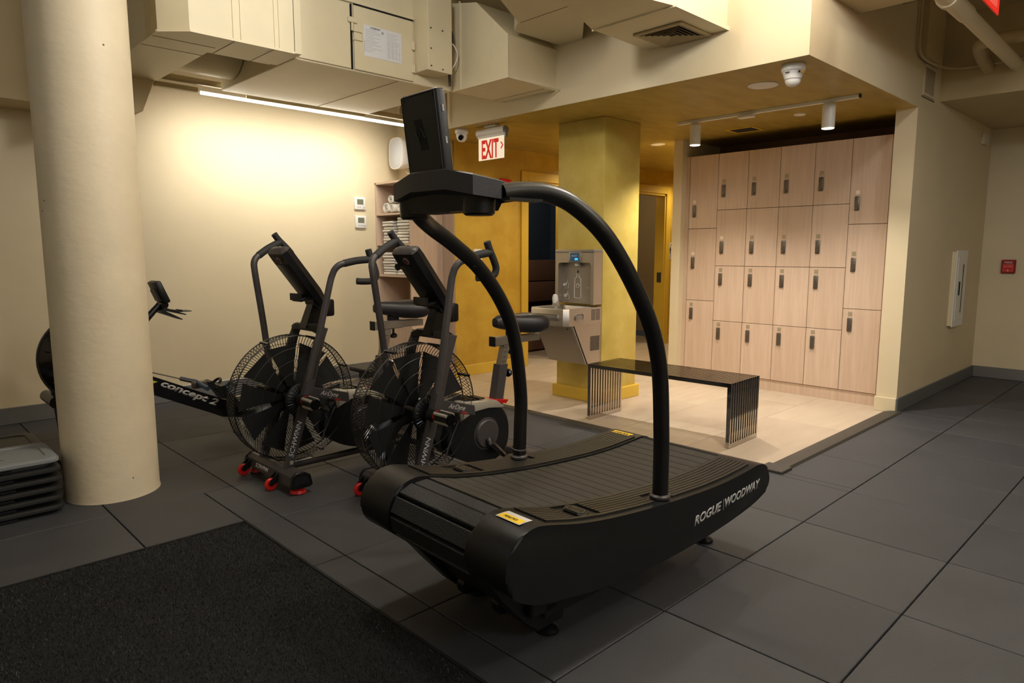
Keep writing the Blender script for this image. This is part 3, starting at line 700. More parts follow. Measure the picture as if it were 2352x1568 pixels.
    for s in (-1, 1):
        part('crank_disc', MB().lathe([(.0, .012), (.075, .012), (.082, .006), (.084, 0), (.092, 0), (.096, -.006)] if s > 0 else [(.096, .006), (.092, 0), (.084, 0), (.082, -.006), (.075, -.012), (0, -.012)], (.43, s * .077, .285), 40, 'y'), M['charcoal'], h)
        ca = R(-42 if s < 0 else 138)
        e = (.43 + .15 * math.cos(ca), s * .105, .24 + .15 * math.sin(ca))
        cr = part('crank_arm', MB().loft([[(.43 - .02, s * .09, .24 + .02), (.43 + .02, s * .09, .24 + .02), (.43 + .02, s * .115, .24 - .01), (.43 - .02, s * .115, .24 - .01)], [(e[0] - .013, s * .10, e[2] + .013), (e[0] + .013, s * .10, e[2] + .013), (e[0] + .013, s * .12, e[2] - .01), (e[0] - .013, s * .12, e[2] - .01)]]), M['blk_gloss'], t)
        part('pedal', MB().cyl((e[0], s * .115, e[2]), (e[0], s * .215, e[2]), .008).bx((e[0] - .045, s * .135 if s > 0 else -.215, e[2] - .012), (e[0] + .045, .215 if s > 0 else -.135, e[2] + .012), bev=.004), M['blk'], cr)
    # seat post, rail and saddle
    part('post_collar', MB().loft([[(.525, -.038, .442), (.525, .038, .442), (.62, .038, .425), (.62, -.038, .425)], [(.52, -.045, .462), (.52, .045, .462), (.632, .045, .446), (.632, -.045, .446)]]), M['red'], t, 'red collar at the seat post')
    def post(a, b, hw, hd, m, nm, parent=t):
        return part(nm, MB().loft([[(a[0] - hw, -hd, a[1]), (a[0] + hw, -hd, a[1]), (a[0] + hw, hd, a[1]), (a[0] - hw, hd, a[1])], [(b[0] - hw, -hd, b[1]), (b[0] + hw, -hd, b[1]), (b[0] + hw, hd, b[1]), (b[0] - hw, hd, b[1])]]), m, parent)
    post((.568, .42), (.612, .655), .031, .028, M['charcoal'], 'seat_tube')
    sp = post((.600, .60), (.645 + dz * .15, .77 + dz), .022, .020, M['steel'], 'seat_post')
    for k in range(4):
        x = .612 + k * .007; z = .67 + k * .027 + dz * .5
        part('height_mark', MB().bx((x - .008, -.0215, z), (x + .012, -.0201, z + .003)), M['ink'], sp)
    part('adjust_knob', MB().cyl((.640, 0, .60), (.665, 0, .595), .008).lathe([(.010, .655), (.022, .66), (.026, .668), (.022, .684), (.01, .688)], (0, 0, .595), 10, 'x'), M['blk_gloss'], t)
    rl = part('seat_rail', MB().bx((.545, -.024, .765 + dz), (.76, .024, .818 + dz), bev=.004).bx((.74, -.020, .770 + dz), (.925, .020, .814 + dz), bev=.003), M['steel'], t)
    part('rail_end', MB().bx((.541, -.026, .763 + dz), (.549, .026, .820 + dz), bev=.002), M['blk'], rl)
    part('slide_knob', MB().cyl((.70, 0, .768 + dz), (.70, 0, .735 + dz), .007).lathe([(.012, .735 + dz), (.024, .725 + dz), (.026, .712 + dz), (.014, .704 + dz), (0, .703 + dz)], (.70, 0, 0), 14), M['blk_gloss'], rl)
    part('saddle_clamp', MB().bx((.665, -.02, .815 + dz), (.735, .02, .85 + dz), bev=.005), M['blk'], t)
    secs = [(.560, .006, .905, .893), (.566, .024, .925, .873), (.60, .038, .940, .862), (.66, .050, .940, .850), (.72, .070, .938, .838), (.78, .100, .940, .826), (.84, .124, .942, .820), (.89, .126, .936, .824), (.92, .108, .920, .842), (.934, .06, .902, .864), (.938, .012, .888, .882)]
    rg = []
    for (x, hw, zt, zb) in secs:
        m_ = (zt + zb) / 2; hh = (zt - zb) / 2
        rg.append([(x, hw * math.copysign(abs(math.cos(a)) ** .75, math.cos(a)), m_ + dz + hh * math.copysign(abs(math.sin(a)) ** .75, math.sin(a))) for a in [2 * math.pi * k / 20 for k in range(20)]])
    sd = part('saddle', MB().loft(rg), M['saddle'], t)
    st = MB()
    for s in (-1, 1):
        st.tube(smooth_curve([Vector(q) for q in ((.66, s * .035, .931 + dz), (.74, s * .045, .929 + dz), (.80, s * .075, .925 + dz), (.86, s * .113, .90 + dz))], 5), .0018, 5)
    part('seam_stitching', st, M['stitch'], sd, 'dark red seam stitching')
    return t
def guard_mb():
    mb = MB(); n = 120
    for s in (-1, 1):
        prof = [(.098, -.114, 0), (.16, -.118, 3), (.23, -.114, 7), (.29, -.100, 11), (.335, -.075, 14), (.357, -.046, 16)]
        for k in range(n):
            a0 = 360 * k / n
            mb.tube([(r_ * math.cos(R(a0 + tw)), y * -s * -1 if s < 0 else -y, .475 + r_ * math.sin(R(a0 + tw))) for (r_, y, tw) in prof], .0021, 3, caps=False)
    n2 = 110
    for k in range(n2):
        a0 = 360 * k / n2
        for d in (1, -1):
            mb.tube([(.359 * math.cos(R(a0 + d * q * 8)), -.046 + .092 * q, .475 + .359 * math.sin(R(a0 + d * q * 8))) for q in (0, .33, .66, 1)], .0016, 3, caps=False)
    return mb
def rims_mb():
    mb = MB()
    for s in (-1, 1):
        for (r_, y, q) in ((.359, .046, .0034), (.30, .098, .0016), (.235, .1135, .0014), (.17, .118, .0012)):
            mb.tube([(r_ * math.cos(R(a)), s * y, .475 + r_ * math.sin(R(a))) for a in range(0, 361, 6)], q, 5, caps=False)
    for k in range(8):
        a = R(k * 45 + 20); mb.bx((-.006, -.05, .355), (.006, .05, .366), mx=Matrix.Translation((0, 0, .475)) @ Matrix.Rotation(a, 4, 'Y'))
    return mb
airbike('air bike with the whole red-wheeled front foot in view, nearer the round column', (1.77, 3.65, 0), 0, .055, 0, R(-21), 0)
airbike('air bike partly hidden behind the curved treadmill, nearer the yellow wall', (2.08, 2.88, 0), 0, 0, R(-6), R(-22), 1)

# ================================================================ BENCH
def bench():
    # local x across the seat, local y along its length
    t = thing('slatted_bench', 'polished chrome slatted bench on the pale floor in front of the lockers', 'bench', (4.316, 2.782, -.003), R(2.0))
    Lh, Wh, H = .597, .212, .443; n = 13; th = .028
    u = MB()
    wv = .0165
    out = [(-Lh, 0.03), (-Lh, H), (Lh, H), (Lh, .03), (Lh - th, .03), (Lh - th, H - th), (-Lh + th, H - th), (-Lh + th, .03)]
    for i in range(n):
        pass
    me = MB().prism(out, 'x', -wv / 2, wv / 2, bev=.0015).mesh('slat', M['chrome'], smooth=False)
    for i in range(n):
        o = bpy.data.objects.new('slat', me); o.location = (-Wh + wv / 2 + (2 * Wh - wv) * i / (n - 1), 0, 0); link(o, t)
    for s in (-1, 1):
        y = s * (Lh - th / 2)
        part('foot_bar', MB().bx((-Wh, y - th / 2, 0), (Wh, y + th / 2, .032), bev=.002), M['chrome'], t)
        for z in (.095, .365):
            part('cross_rod', MB().bx((-Wh + .002, y - .006, z - .007), (Wh - .002, y + .006, z + .007)), M['chrome'], t)
    for y in (-.35, 0, .35):
        part('cross_rod', MB().bx((-Wh + .002, y - .007, H - .022), (Wh - .002, y + .007, H - .010)), M['chrome'], t)
bench()

# ================================================================ LOCKERS
XL = 6.20
ys = [1.952, 2.262, 2.572, 2.884, 3.195, 3.507, 3.822]
z4 = [.10, .625, 1.17, 1.715, 2.257]; z3 = [.10, .818, 1.54, 2.257]
kp = MB().bx((-.010, -.020, -.060), (0, .020, .060), bev=.006, seg=2)
for r_ in range(4):
    for c_ in range(2): kp.cyl((-.013, -.009 + .018 * c_, .045 - r_ * .019), (-.009, -.009 + .018 * c_, .045 - r_ * .019), .0045, seg=8)
kp.cyl((-.024, 0, -.038), (-.009, 0, -.038), .0125, seg=14)
kp.bx((-.0125, -.002, -.052), (-.026, .002, -.026))
kpm = kp.mesh('keypad_lock', M['lock'])
npm = MB().bx((-.003, -.017, -.017), (0, .017, .017), bev=.001).mesh('number_plate', M['plate'])
npw = MB().bx((-.003, -.017, -.017), (0, .017, .017), bev=.001).mesh('number_plate', M['plate_w'])
npk = MB().bx((-.0036, -.004, -.005), (-.003, .004, .005)).mesh('plate_mark', M['ink'])
pos = ['rightmost oak locker column with three tall doors, beside the cream pier', 'first four-door oak locker column left of the rightmost column', 'oak locker column with four doors, third from the right', 'oak locker column with four doors, third from the left', 'oak locker column with four doors, second from the left', 'leftmost oak locker column with three tall doors, beside the corridor']
for c in range(6):
    y0, y1 = ys[c], ys[c + 1]; zz = z3 if c in (0, 5) else z4
    t = thing('locker_column', pos[c], 'lockers', (XL, (y0 + y1) / 2, 0), 0, 'oak lockers')
    part('body', MB().bx((XL + .02, y0 + .001, .0), (XL + .52, y1 - .001, 2.255)), M['oak_edge'], t, world=True)
    part('plinth', MB().bx((XL + .012, y0 + .0005, -.004), (XL + .03, y1 - .0005, .097)), M['oak'], t, world=True)
    for k in range(len(zz) - 1):
        g_ = .0022
        d = part('door', MB().bx((XL, y0 + g_, zz[k] + g_), (XL + .02, y1 - g_, zz[k + 1] - g_), bev=.0008), M[('oak', 'oak2')[(c + k) % 2]], t, world=True)
        yl = y1 - .063
        zl = (.680, 1.197, 1.713)[k] if c in (0, 5) else (.497, 1.038, 1.350, 1.895)[k]
        zn = zl + .094
        base = Vector((0, yl - (y0 + y1) / 2, 0))
        o = bpy.data.objects.new('keypad_lock', kpm); o.location = (0, base.y, zl); link(o, d)
        o = bpy.data.objects.new('number_plate', npw if (c in (0, 5) and k == 2) or (c == 5 and k == 1) or (c == 4 and k == 2) else npm); o.location = (0, base.y, zn); link(o, d)
        # tiny mark on the plate is joined to the plate mesh level (no deeper level allowed)
ls = struct('trim_4', MB().bx((XL - .0, 1.905, -.004), (XL + .02, 1.950, 2.257)), M['oak2'])
struct('trim_5', MB().bx((XL - .0, 3.824, -.004), (XL + .02, 3.866, 2.257)), M['oak'])
struct('trim_6', MB().bx((XL - .05, 1.905, -.004), (XL, 1.915, 2.257)), M['oak'])

# ================================================================ DRINKING FOUNTAIN
def fountain():
    t = thing('drinking_fountain', 'stainless steel bottle filler and drinking fountain fixed to the gold pillar', 'drinking fountain', (4.60, 3.87, 0))
    y0, y1 = 3.655, 4.085; xb, xf = 4.598, 4.485
    # bottle filler housing with recessed alcove
    f = part('filler_housing', MB().bx((xf + .07, y0, .862), (xb, y1, 1.318)).bx((xf, y0, .862), (xf + .07, y0 + .03, 1.30)).bx((xf, y1 - .03, .862), (xf + .07, y1, 1.30))
             .prism([(y0 + .03, 1.19), (y0 + .03, 1.30), (y1 - .03, 1.30), (y1 - .03, 1.19), (y1 - .036, 1.207), (y1 - .055, 1.215), (y0 + .055, 1.215), (y0 + .036, 1.207)], 'x', xf, xf + .07), M['steel'], t, world=True)
    part('top_cap', MB().bx((xf - .006, y0 - .004, 1.298), (xb, y1 + .004, 1.326), bev=.006, seg=2), M['steel_dull'], f, world=True)
    part('alcove_back', MB().bx((xf + .062, y0 + .03, .866), (xf + .069, y1 - .03, 1.21)), M['steel_dull'], f, world=True)
    dp = part('display_bezel', MB().bx((xf - .010, 3.79, 1.215), (xf + .002, 3.93, 1.305), bev=.006, seg=2), M['steel_dull'], t, world=True)
    part('display', MB().bx((xf - .0115, 3.812, 1.228), (xf - .0095, 3.908, 1.296)), M['screen_blue'], dp, world=True)
    part('display_block', MB().bx((xf - .0122, 3.822, 1.236), (xf - .0113, 3.856, 1.254)), M['screen_lit'], dp, world=True)
    lettering('display_lettering', 'ELKAY', .058, .012, M['offwhite'], dp, (xf - .0117, 3.862, 1.273), (0, -1, 0), (0, 0, 1), bold=.02, world=True)
    part('nozzle', MB().bx((xf + .02, 3.85, 1.185), (xf + .065, 3.885, 1.216), bev=.004), M['white'], f, world=True)
    xi = xf + .0605
    def Q(y, z): return (xi, y, z)
    ol = [(3.893, 1.115), (3.893, 1.092), (3.915, 1.072), (3.918, .915), (3.912, .908), (3.848, .908), (3.842, .915), (3.845, 1.072), (3.867, 1.092), (3.867, 1.115)]
    part('bottle_outline', MB().tube([Q(*p) for p in ol], .0025, 5), M['white'], f, world=True)
    part('sensor_ring', MB().tube([Q(3.88 + .017 * math.cos(a), 1.015 + .017 * math.sin(a)) for a in [R(20 * k) for k in range(19)]], .002, 5).cyl(Q(3.88, 1.015), (xi - .004, 3.88, 1.015), .008), M['white'], f, world=True)
    part('sensor', MB().cyl((xi - .0038, 3.88, 1.015), (xi - .006, 3.88, 1.015), .0055), M['blk_gloss'], f, world=True)
    ic = MB()
    for (yy, zz) in ((4.03, 1.02), (4.02, .925)):
        ic.tube([Q(yy - .028, zz + .045), Q(yy - .028, zz + .012), Q(yy - .04, zz + .012), Q(yy - .04, zz - .03), Q(yy + .005, zz - .03)], .0018, 5)
        ic.bx((xi - .001, yy - .014, zz - .012), (xi + .001, yy + .02, zz + .012)); ic.bx((xi - .001, yy - .022, zz - .002), (xi + .001, yy - .012, zz + .022))
    part('pictograms', ic, M['offwhite'], f, world=True)
    part('water_drop', MB().lathe([(0, 0), (.006, .006), (.007, .012), (0, .028)], (xi - .001, 3.88, 1.125), 10), M['ink'], f, world=True)
    lettering('maker_lettering', 'ELKAY', .035, .009, M['offwhite'], f, (xi + .0012, 3.765, 1.0), (0, -1, 0), (0, 0, 1), bold=.03, world=True)
    # basin
    xfr = 4.13
    plan = [(xb, y0), (xfr + .05, y0), (xfr + .012, y0 + .035), (xfr, y0 + .12), (xfr, y1 - .12), (xfr + .012, y1 - .035), (xfr + .05, y1), (xb, y1)]
    def ringz(z, k=1., dx=0): return [(xb - (xb - x) * k + 0, 3.87 + (y - 3.87) * (k if k < 1 else 1), z) for x, y in plan]
    b = MB()
    b.loft([[(x, y, .70 if x < 4.5 else .70) for x, y in plan], [(x, y, .832) for x, y in plan], [(x + (.006 if x < xb else 0), 3.87 + (y - 3.87) * .985, .842) for x, y in plan]], close=False)
    inner = [(xb - .06, y0 + .045), (xfr + .10, y0 + .045), (xfr + .07, y0 + .10), (xfr + .06, 3.87), (xfr + .07, y1 - .10), (xfr + .10, y1 - .045), (xb - .06, y1 - .045), (xb - .06, 3.87)]
    vo = [b.bm.verts.new((x + (.006 if x < xb else 0), 3.87 + (y - 3.87) * .985, .842)) for x, y in plan]
    # rim and bowl
    order = [(xb - .06, y0 + .045), (xfr + .12, y0 + .045), (xfr + .08, y0 + .07), (xfr + .06, y0 + .13), (xfr + .06, y1 - .13), (xfr + .08, y1 - .07), (xfr + .12, y1 - .045), (xb - .06, y1 - .045)]
    vi = [b.bm.verts.new((x, y, .838)) for x, y in order]; vd = [b.bm.verts.new((4.36 + (x - 4.36) * .8, 3.87 + (y - 3.87) * .8, .775)) for x, y in order]
    for k in range(8):
        b.bm.faces.new((vo[k], vo[(k + 1) % 8], vi[(k + 1) % 8], vi[k])); b.bm.faces.new((vi[k], vi[(k + 1) % 8], vd[(k + 1) % 8], vd[k]))
    b.bm.faces.new(vd); b.bm.faces.new([b.bm.verts.new((x, y, .70)) for x, y in plan])
    bs = part('basin', b, M['steel'], t, world=True)
    part('push_bar', MB().bx((xfr - .006, 3.73, .745), (xfr + .002, 4.01, .795), bev=.012, seg=2).bx((xfr + .12, y0 - .006, .745), (xfr + .22, y0 + .002, .795), bev=.012, seg=2), M['steel_dull'], bs, world=True)
    part('bubbler', MB().cyl((4.24, 3.86, .83), (4.24, 3.86, .875), .016).loft([[(4.225, 3.835, .86), (4.225, 3.885, .86), (4.265, 3.885, .86), (4.265, 3.835, .86)], [(4.228, 3.838, .92), (4.228, 3.882, .92), (4.245, 3.882, .925), (4.245, 3.838, .925)]]), M['silver'], bs, world=True)
    part('bubbler_guard', MB().lathe([(.0, .958), (.018, .950), (.026, .925), (.024, .895), (.018, .880)], (4.235, 3.86, 0), 16), M['white'], bs, world=True)
    # lower cabinet tapering to the wall
    c = part('lower_cabinet', MB().prism([(4.22, .70), (4.40, .362), (xb, .362), (xb, .70)], 'y', y0 + .004, y1 - .004), M['steel'], t, world=True)
    part('front_panel', MB().prism([(4.212, .70), (4.392, .362), (4.40, .362), (4.22, .70)], 'y', y0 + .010, y1 - .012), M['steel_dull'], c, world=True)
    part('side_seam', MB().prism([(4.235, .70), (4.415, .362), (4.425, .362), (4.245, .70)], 'y', y0 + .000, y0 + .0045), M['grout'], c, world=True)
    for (z0, n) in ((.735, 9), (.475, 12)):
        v = MB()
        for k in range(n):
            for q in (0, 1): v.bx((4.46 + q * .062, y0 - (.0008), z0 + k * .0105), (4.515 + q * .062, y0 + .0045, z0 + k * .0105 + .005))
        part('vent_slots', v, M['blk_flat'], c if n == 12 else bs, world=True)
    for y in (y0 + .06, y1 - .06): part('screw', MB().cyl((4.225, y, .672), (4.22, y, .670), .005, seg=8), M['ink'], c, world=True)
fountain()

# ================================================================ TOWEL CABINET AND TOWELS
def towels():
    X0, X1, A, B = 4.08, 4.49, 5.69, 6.30
    t = thing('towel_cabinet', 'pale wooden open shelf cabinet holding white towels beside the thermostats', 'shelf cabinet', (4.28, 6.0, 0))
    part('side_panel', MB().bx((X0, A, 0), (X1, A + .018, 2.03), bev=.001), M['oak2'], t, world=True)
    part('side_panel', MB().bx((X0, B, 0), (X1, B + .018, 2.03), bev=.001), M['oak'], t, world=True)
    part('back_panel', MB().bx((X1 - .012, A + .018, 0), (X1, B, 2.03)), M['oak'], t, world=True)
    part('top', MB().bx((X0, A, 2.01), (X1, B + .018, 2.03)), M['oak'], t, world=True)
    sh = [1.70, 1.385, 1.06]
    for z in sh: part('shelf', MB().bx((X0 + .002, A + .018, z - .012), (X1 - .012, B, z + .006)), M['oak2'], t, world=True)
    part('lower_door', MB().bx((X0, A + .018, .09), (X0 + .018, B, .72), bev=.001), M['oak'], t, world=True)
    part('plinth', MB().bx((X0 + .01, A + .018, 0), (X0 + .025, B, .085)), M['oak'], t, world=True)
    part('shelf', MB().bx((X0 + .002, A + .018, .715), (X1 - .012, B, .733)), M['oak2'], t, world=True)
    def folded(w_, d_, h_):
        rg = []
        for i in range(9):
            y = -w_ / 2 + w_ * i / 8; j = random.uniform(-.004, .004)
            rg.append([(-d_ / 2 + j, y, .003), (-d_ / 2 - .006 + j, y, h_ * .5), (-d_ / 2 + j, y, h_ - .002), (-d_ / 4, y, h_ + random.uniform(-.002, .003)), (d_ / 4, y, h_ + random.uniform(-.002, .002)), (d_ / 2, y, h_ - .002), (d_ / 2 + .004, y, h_ * .5), (d_ / 2, y, .003)])
        mb = MB().loft(rg); return mb.mesh('folded_towel', M['towel'])
    vari = [folded(.20, .26, .026) for _ in range(5)]
    ORD = ['', 'second', 'third', 'fourth', 'fifth', 'sixth', 'seventh', 'eighth', 'ninth']
    def stack(y, z, n, gl, where):
        zz = z
        for k in range(n):
            o = bpy.data.objects.new('folded_towel', random.choice(vari)); h = random.uniform(.95, 1.2)
            o.location = (X0 + .17 + random.uniform(-.012, .01), y + random.uniform(-.008, .008), zz); o.rotation_euler = (0, 0, R(random.uniform(-4, 4))); o.scale = (1, 1, h)
            link(o); tag(o, 'white folded towel %s in the %s' % (('at the bottom' if k == 0 else 'at the top' if k == n - 1 else ORD[k] + ' from the bottom'), where), 'towel', gl); zz += .0275 * h
    stack(5.86, 1.392, 9, 'towels in the right stack of the middle shelf', 'right stack on the middle cabinet shelf')
    stack(6.13, 1.392, 8, 'towels in the left stack of the middle shelf', 'left stack on the middle cabinet shelf')
    stack(5.86, 1.067, 3, 'towels in the right stack of the lowest towel shelf', 'right stack on the lowest towel shelf')
    stack(6.13, 1.067, 8, 'towels in the left stack of the lowest towel shelf', 'left stack on the lowest towel shelf')
    # rolled towels on the top shelf
    def rolled(r_, L_):
        mb = MB(); pts = []
        for k in range(40):
            a = k / 39 * 2 * math.pi * 2.6; q = r_ * (.28 + .72 * k / 39); pts.append((q * math.cos(a), q * math.sin(a)))
        prof = []
        for (a, b) in pts: prof.append((a, b))
        inn = [(a * (1 - .10), b * (1 - .10)) for a, b in reversed(pts)]
        poly = prof + inn
        va = [[mb.bm.verts.new((x, p[0], p[1] + r_)) for p in prof] for x in (-L_ / 2, L_ / 2)]
        vb = [[mb.bm.verts.new((x, p[0] * .84, p[1] * .84 + r_)) for p in prof] for x in (-L_ / 2, L_ / 2)]
        for k in range(39):
            mb.bm.faces.new((va[0][k], va[0][k + 1], va[1][k + 1], va[1][k])); mb.bm.faces.new((vb[0][k], vb[0][k + 1], vb[1][k + 1], vb[1][k]))
            for e in (0, 1): mb.bm.faces.new((va[e][k], va[e][k + 1], vb[e][k + 1], vb[e][k]))
        return mb
    for i, (y, z, r_, rz, lab) in enumerate(((6.17, 1.706, .058, 4, 'white rolled towel at the left of the top cabinet shelf'), (6.045, 1.706, .050, -6, 'white rolled towel second from the left on the top shelf'), (5.92, 1.706, .05, 8, 'white rolled towel right of the pair on the top shelf'), (6.10, 1.805, .045, 12, 'white rolled towel lying on top of the other rolls'))):
        o = bpy.data.objects.new('rolled_towel', rolled(r_, .26).mesh('rolled_towel', M['towel'])); o.location = (X0 + .16, y, z); o.rotation_euler = (0, 0, R(rz)); link(o)
        tag(o, lab, 'towel', 'rolled towels')
towels()

# ================================================================ DUCTS AND AIR HANDLER
def duct(name, label, cat, loc, group=None): return thing(name, label, cat, loc, 0, group)
# U-shaped duct at the left
t = duct('air_duct', 'cream U-shaped sheet metal duct with a chamfered corner beside the round column', 'duct', (1.7, 4.5, 2.54), 'ducts')
pl_u = [(1.37, 5.50), (1.37, 4.30), (1.50, 4.168), (2.13, 4.168), (2.13, 4.53), (1.73, 4.53), (1.73, 5.50)]
part('body', MB().prism(pl_u, 'z', 2.54, 3.19), M['duct'], t, world=True)
part('bottom_flange', MB().prism([(1.366, 4.29), (1.372, 4.294), (1.502, 4.166), (1.50, 4.160)], 'z', 2.535, 2.548).bx((1.50, 4.160, 2.535), (2.13, 4.168, 2.548)).bx((1.362, 4.30, 2.535), (1.37, 5.6, 2.548)), M['duct'], t, world=True)
for x in (1.745, 1.79, 2.00, 2.03):
    part('seam', MB().bx((x, 4.162, 2.54), (x + .008, 4.169, 3.19)), M['duct'], t, world=True)
for a_, b_ in (((1.372, 4.40, 2.5385), (1.73, 4.404, 2.541)), ((1.372, 4.62, 2.5385), (1.73, 4.624, 2.541)), ((1.76, 4.17, 2.5385), (1.764, 4.53, 2.541)), ((2.00, 4.17, 2.5385), (2.004, 4.53, 2.541))):
    part('seam', MB().bx(a_, b_), M['seam'], t, world=True)
part('flexible_joint', MB().bx((2.13, 4.178, 2.545), (2.185, 4.53, 3.18)), M['duct'], t, world=True)
part('dark_gap', MB().bx((2.128, 4.172, 2.55), (2.136, 4.53, 3.18)), M['duct_dark'], t, world=True)
# round duct seen in the gap
o = part('round_duct', MB().cyl((1.74, 5.25, 2.82), (2.18, 5.25, 2.82), .24, seg=32), M['duct'], None); tag(o, 'short round duct visible in the gap behind the U-shaped duct', 'duct', 'ducts')
# air handler
t = duct('air_handler', 'long cream ceiling air handler with a printed label on its access door', 'air handler', (2.85, 4.9, 2.54))
part('casing', MB().bx((2.19, 4.285, 2.54), (3.495, 5.50, 3.18), bev=.004), M['duct'], t, world=True)
ad = part('access_door', MB().bx((2.625, 4.268, 2.552), (3.115, 4.285, 2.972), bev=.003), M['duct'], t, world=True)
part('top_rail', MB().bx((2.20, 4.262, 2.982), (3.128, 4.285, 2.996)), M['duct'], t, world=True)
part('rail_shadow', MB().bx((2.63, 4.266, 2.973), (3.12, 4.284, 2.980)), M['grout'], t, world=True)
part('left_panel', MB().bx((2.215, 4.272, 2.552), (2.598, 4.285, 2.975), bev=.003), M['duct'], t, world=True)
part('panel_joint', MB().bx((2.604, 4.270, 2.55), (2.612, 4.284, 2.975)), M['grout'], t, world=True)
for z in (2.61, 2.77): part('hinge', MB().bx((3.095, 4.255, z), (3.125, 4.27, z + .06), bev=.003), M['duct'], t, world=True)
part('latch', MB().bx((2.575, 4.25, 2.85), (2.645, 4.268, 2.885), bev=.004).bx((2.60, 4.255, 2.80), (2.612, 4.268, 2.86)), M['duct'], t, world=True)
part('wire_pull', MB().tube([(2.61, 4.262, 2.80), (2.68, 4.255, 2.80), (2.68, 4.255, 2.745), (2.61, 4.262, 2.745)], .003, 6), M['duct'], t, world=True)
part('bottom_panel_seam', MB().bx((3.0, 4.30, 2.538), (3.004, 5.5, 2.541)), M['seam'], t, world=True)
lb = part('printed_label', MB().bx((2.70, 4.2655, 2.655), (3.012, 4.2685, 2.862)), M['paper'], t, 'white printed technical label', world=True)
yy = 4.2652
pr = MB()
for k in range(13):
    wd = random.uniform(.05, .14); pr.bx((2.71, yy - .0004, 2.832 - k * .012), (2.71 + wd, yy, 2.8345 - k * .012))
for k in range(14):
    pr.bx((2.885, yy - .0004, 2.838 - k * .0125), (2.885 + random.uniform(.06, .12), yy, 2.840 - k * .0125))
for c_ in (2.90, 2.935, 2.965, 2.99): pr.bx((c_, yy - .0004, 2.67), (c_ + .0015, yy, 2.79))
pr.bx((2.703, yy - .0004, 2.68), (2.706, yy, 2.76)).cyl((2.852, yy - .0004, 2.832), (2.852, yy, 2.832), .011)
part('fine_print', pr, M['greyprint'], lb, world=True)
lettering('label_heading', 'LOSSNAY', .085, .012, M['ink'], lb, (2.795, 4.2650, 2.849), (1, 0, 0), (0, 0, 1), shear=.2, bold=.02, world=True)
# control box and cables on the air handler
t = thing('control_box', 'narrow cream steel electrical box hanging on the end of the air handler', 'electrical box', (3.24, 4.2, 2.62))
part('body', MB().bx((3.135, 4.115, 2.615), (3.345, 4.284, 3.14), bev=.003), M['duct'], t, world=True)
part('cover', MB().bx((3.13, 4.105, 2.61), (3.35, 4.117, 3.145), bev=.002), M['duct'], t, world=True)
for (x, z) in ((3.155, 2.64), (3.155, 2.76), (3.155, 2.90), (3.26, 2.63), (3.26, 2.90)):
    part('screw', MB().cyl((x, 4.099, z), (x, 4.106, z), .005, seg=8), M['ink'], t, world=True)
o = part('cable', MB().tube(smooth_curve([Vector(p) for p in ((3.358, 4.16, 2.86), (3.40, 4.14, 2.83), (3.43, 4.14, 2.76), (3.40, 4.17, 2.67), (3.365, 4.2, 2.655))], 6), .0045, 6), M['white'], None); tag(o, 'thin white cable looping beside the electrical box', 'cable')
o = part('cable', MB().tube(smooth_curve([Vector(p) for p in ((3.40, 4.25, 3.19), (3.385, 4.2, 3.0), (3.42, 4.18, 2.9), (3.395, 4.2, 2.78), (3.43, 4.23, 2.56))], 6), .011, 8), M['charcoal'], None); tag(o, 'dark cable bundle in the gap behind the electrical box', 'cable')
# elbow duct from the air handler into the soffit
t = duct('air_duct', 'cream rectangular elbow duct running from the air handler into the soffit', 'duct', (3.7, 3.95, 2.54), 'ducts')
b = MB(); b.loft([[(3.50, y, 2.54) for y in ()] or [(3.50, 4.28, 2.54), (3.50, 3.66, 2.54), (3.50, 3.66, 2.83), (3.50, 4.0, 3.13), (3.50, 4.28, 3.19)], [(4.05, 4.28, 2.54), (4.05, 3.70, 2.54), (4.05, 3.70, 2.84), (4.05, 4.0, 3.13), (4.05, 4.28, 3.19)]])
part('body', b, M['duct'], t, world=True)
for a_, b_ in (((3.492, 3.83, 2.54), (3.50, 3.836, 2.97)), ((3.488, 4.18, 2.54), (3.50, 4.19, 3.18)), ((3.490, 3.655, 2.54), (3.50, 3.675, 2.835))):
    part('seam', MB().bx(a_, b_), M['duct'], t, world=True)
part('flange', MB().bx((3.488, 3.65, 2.536), (3.51, 4.28, 2.544)).bx((3.5, 3.652, 2.536), (4.05, 3.664, 2.544)), M['duct'], t, world=True)
part('bottom_seam', MB().bx((3.93, 3.72, 2.538), (3.934, 4.28, 2.541)), M['seam'], t, world=True)
# dark crossing duct over the elbow
t = duct('air_duct', 'shaded duct crossing above the elbow duct into the soffit', 'duct', (3.6, 3.4, 2.86), 'ducts')
part('body', MB().prism([(2.62, 3.02), (3.44, 3.50), (3.56, 3.66), (4.049, 3.66), (4.049, 3.44), (3.62, 3.06), (3.0, 2.90)], 'z', 2.865, 3.19), M['duct'], t, world=True)
part('seam', MB().bx((3.46, 3.05, 2.863), (3.464, 3.50, 2.866)), M['seam'], t, world=True)
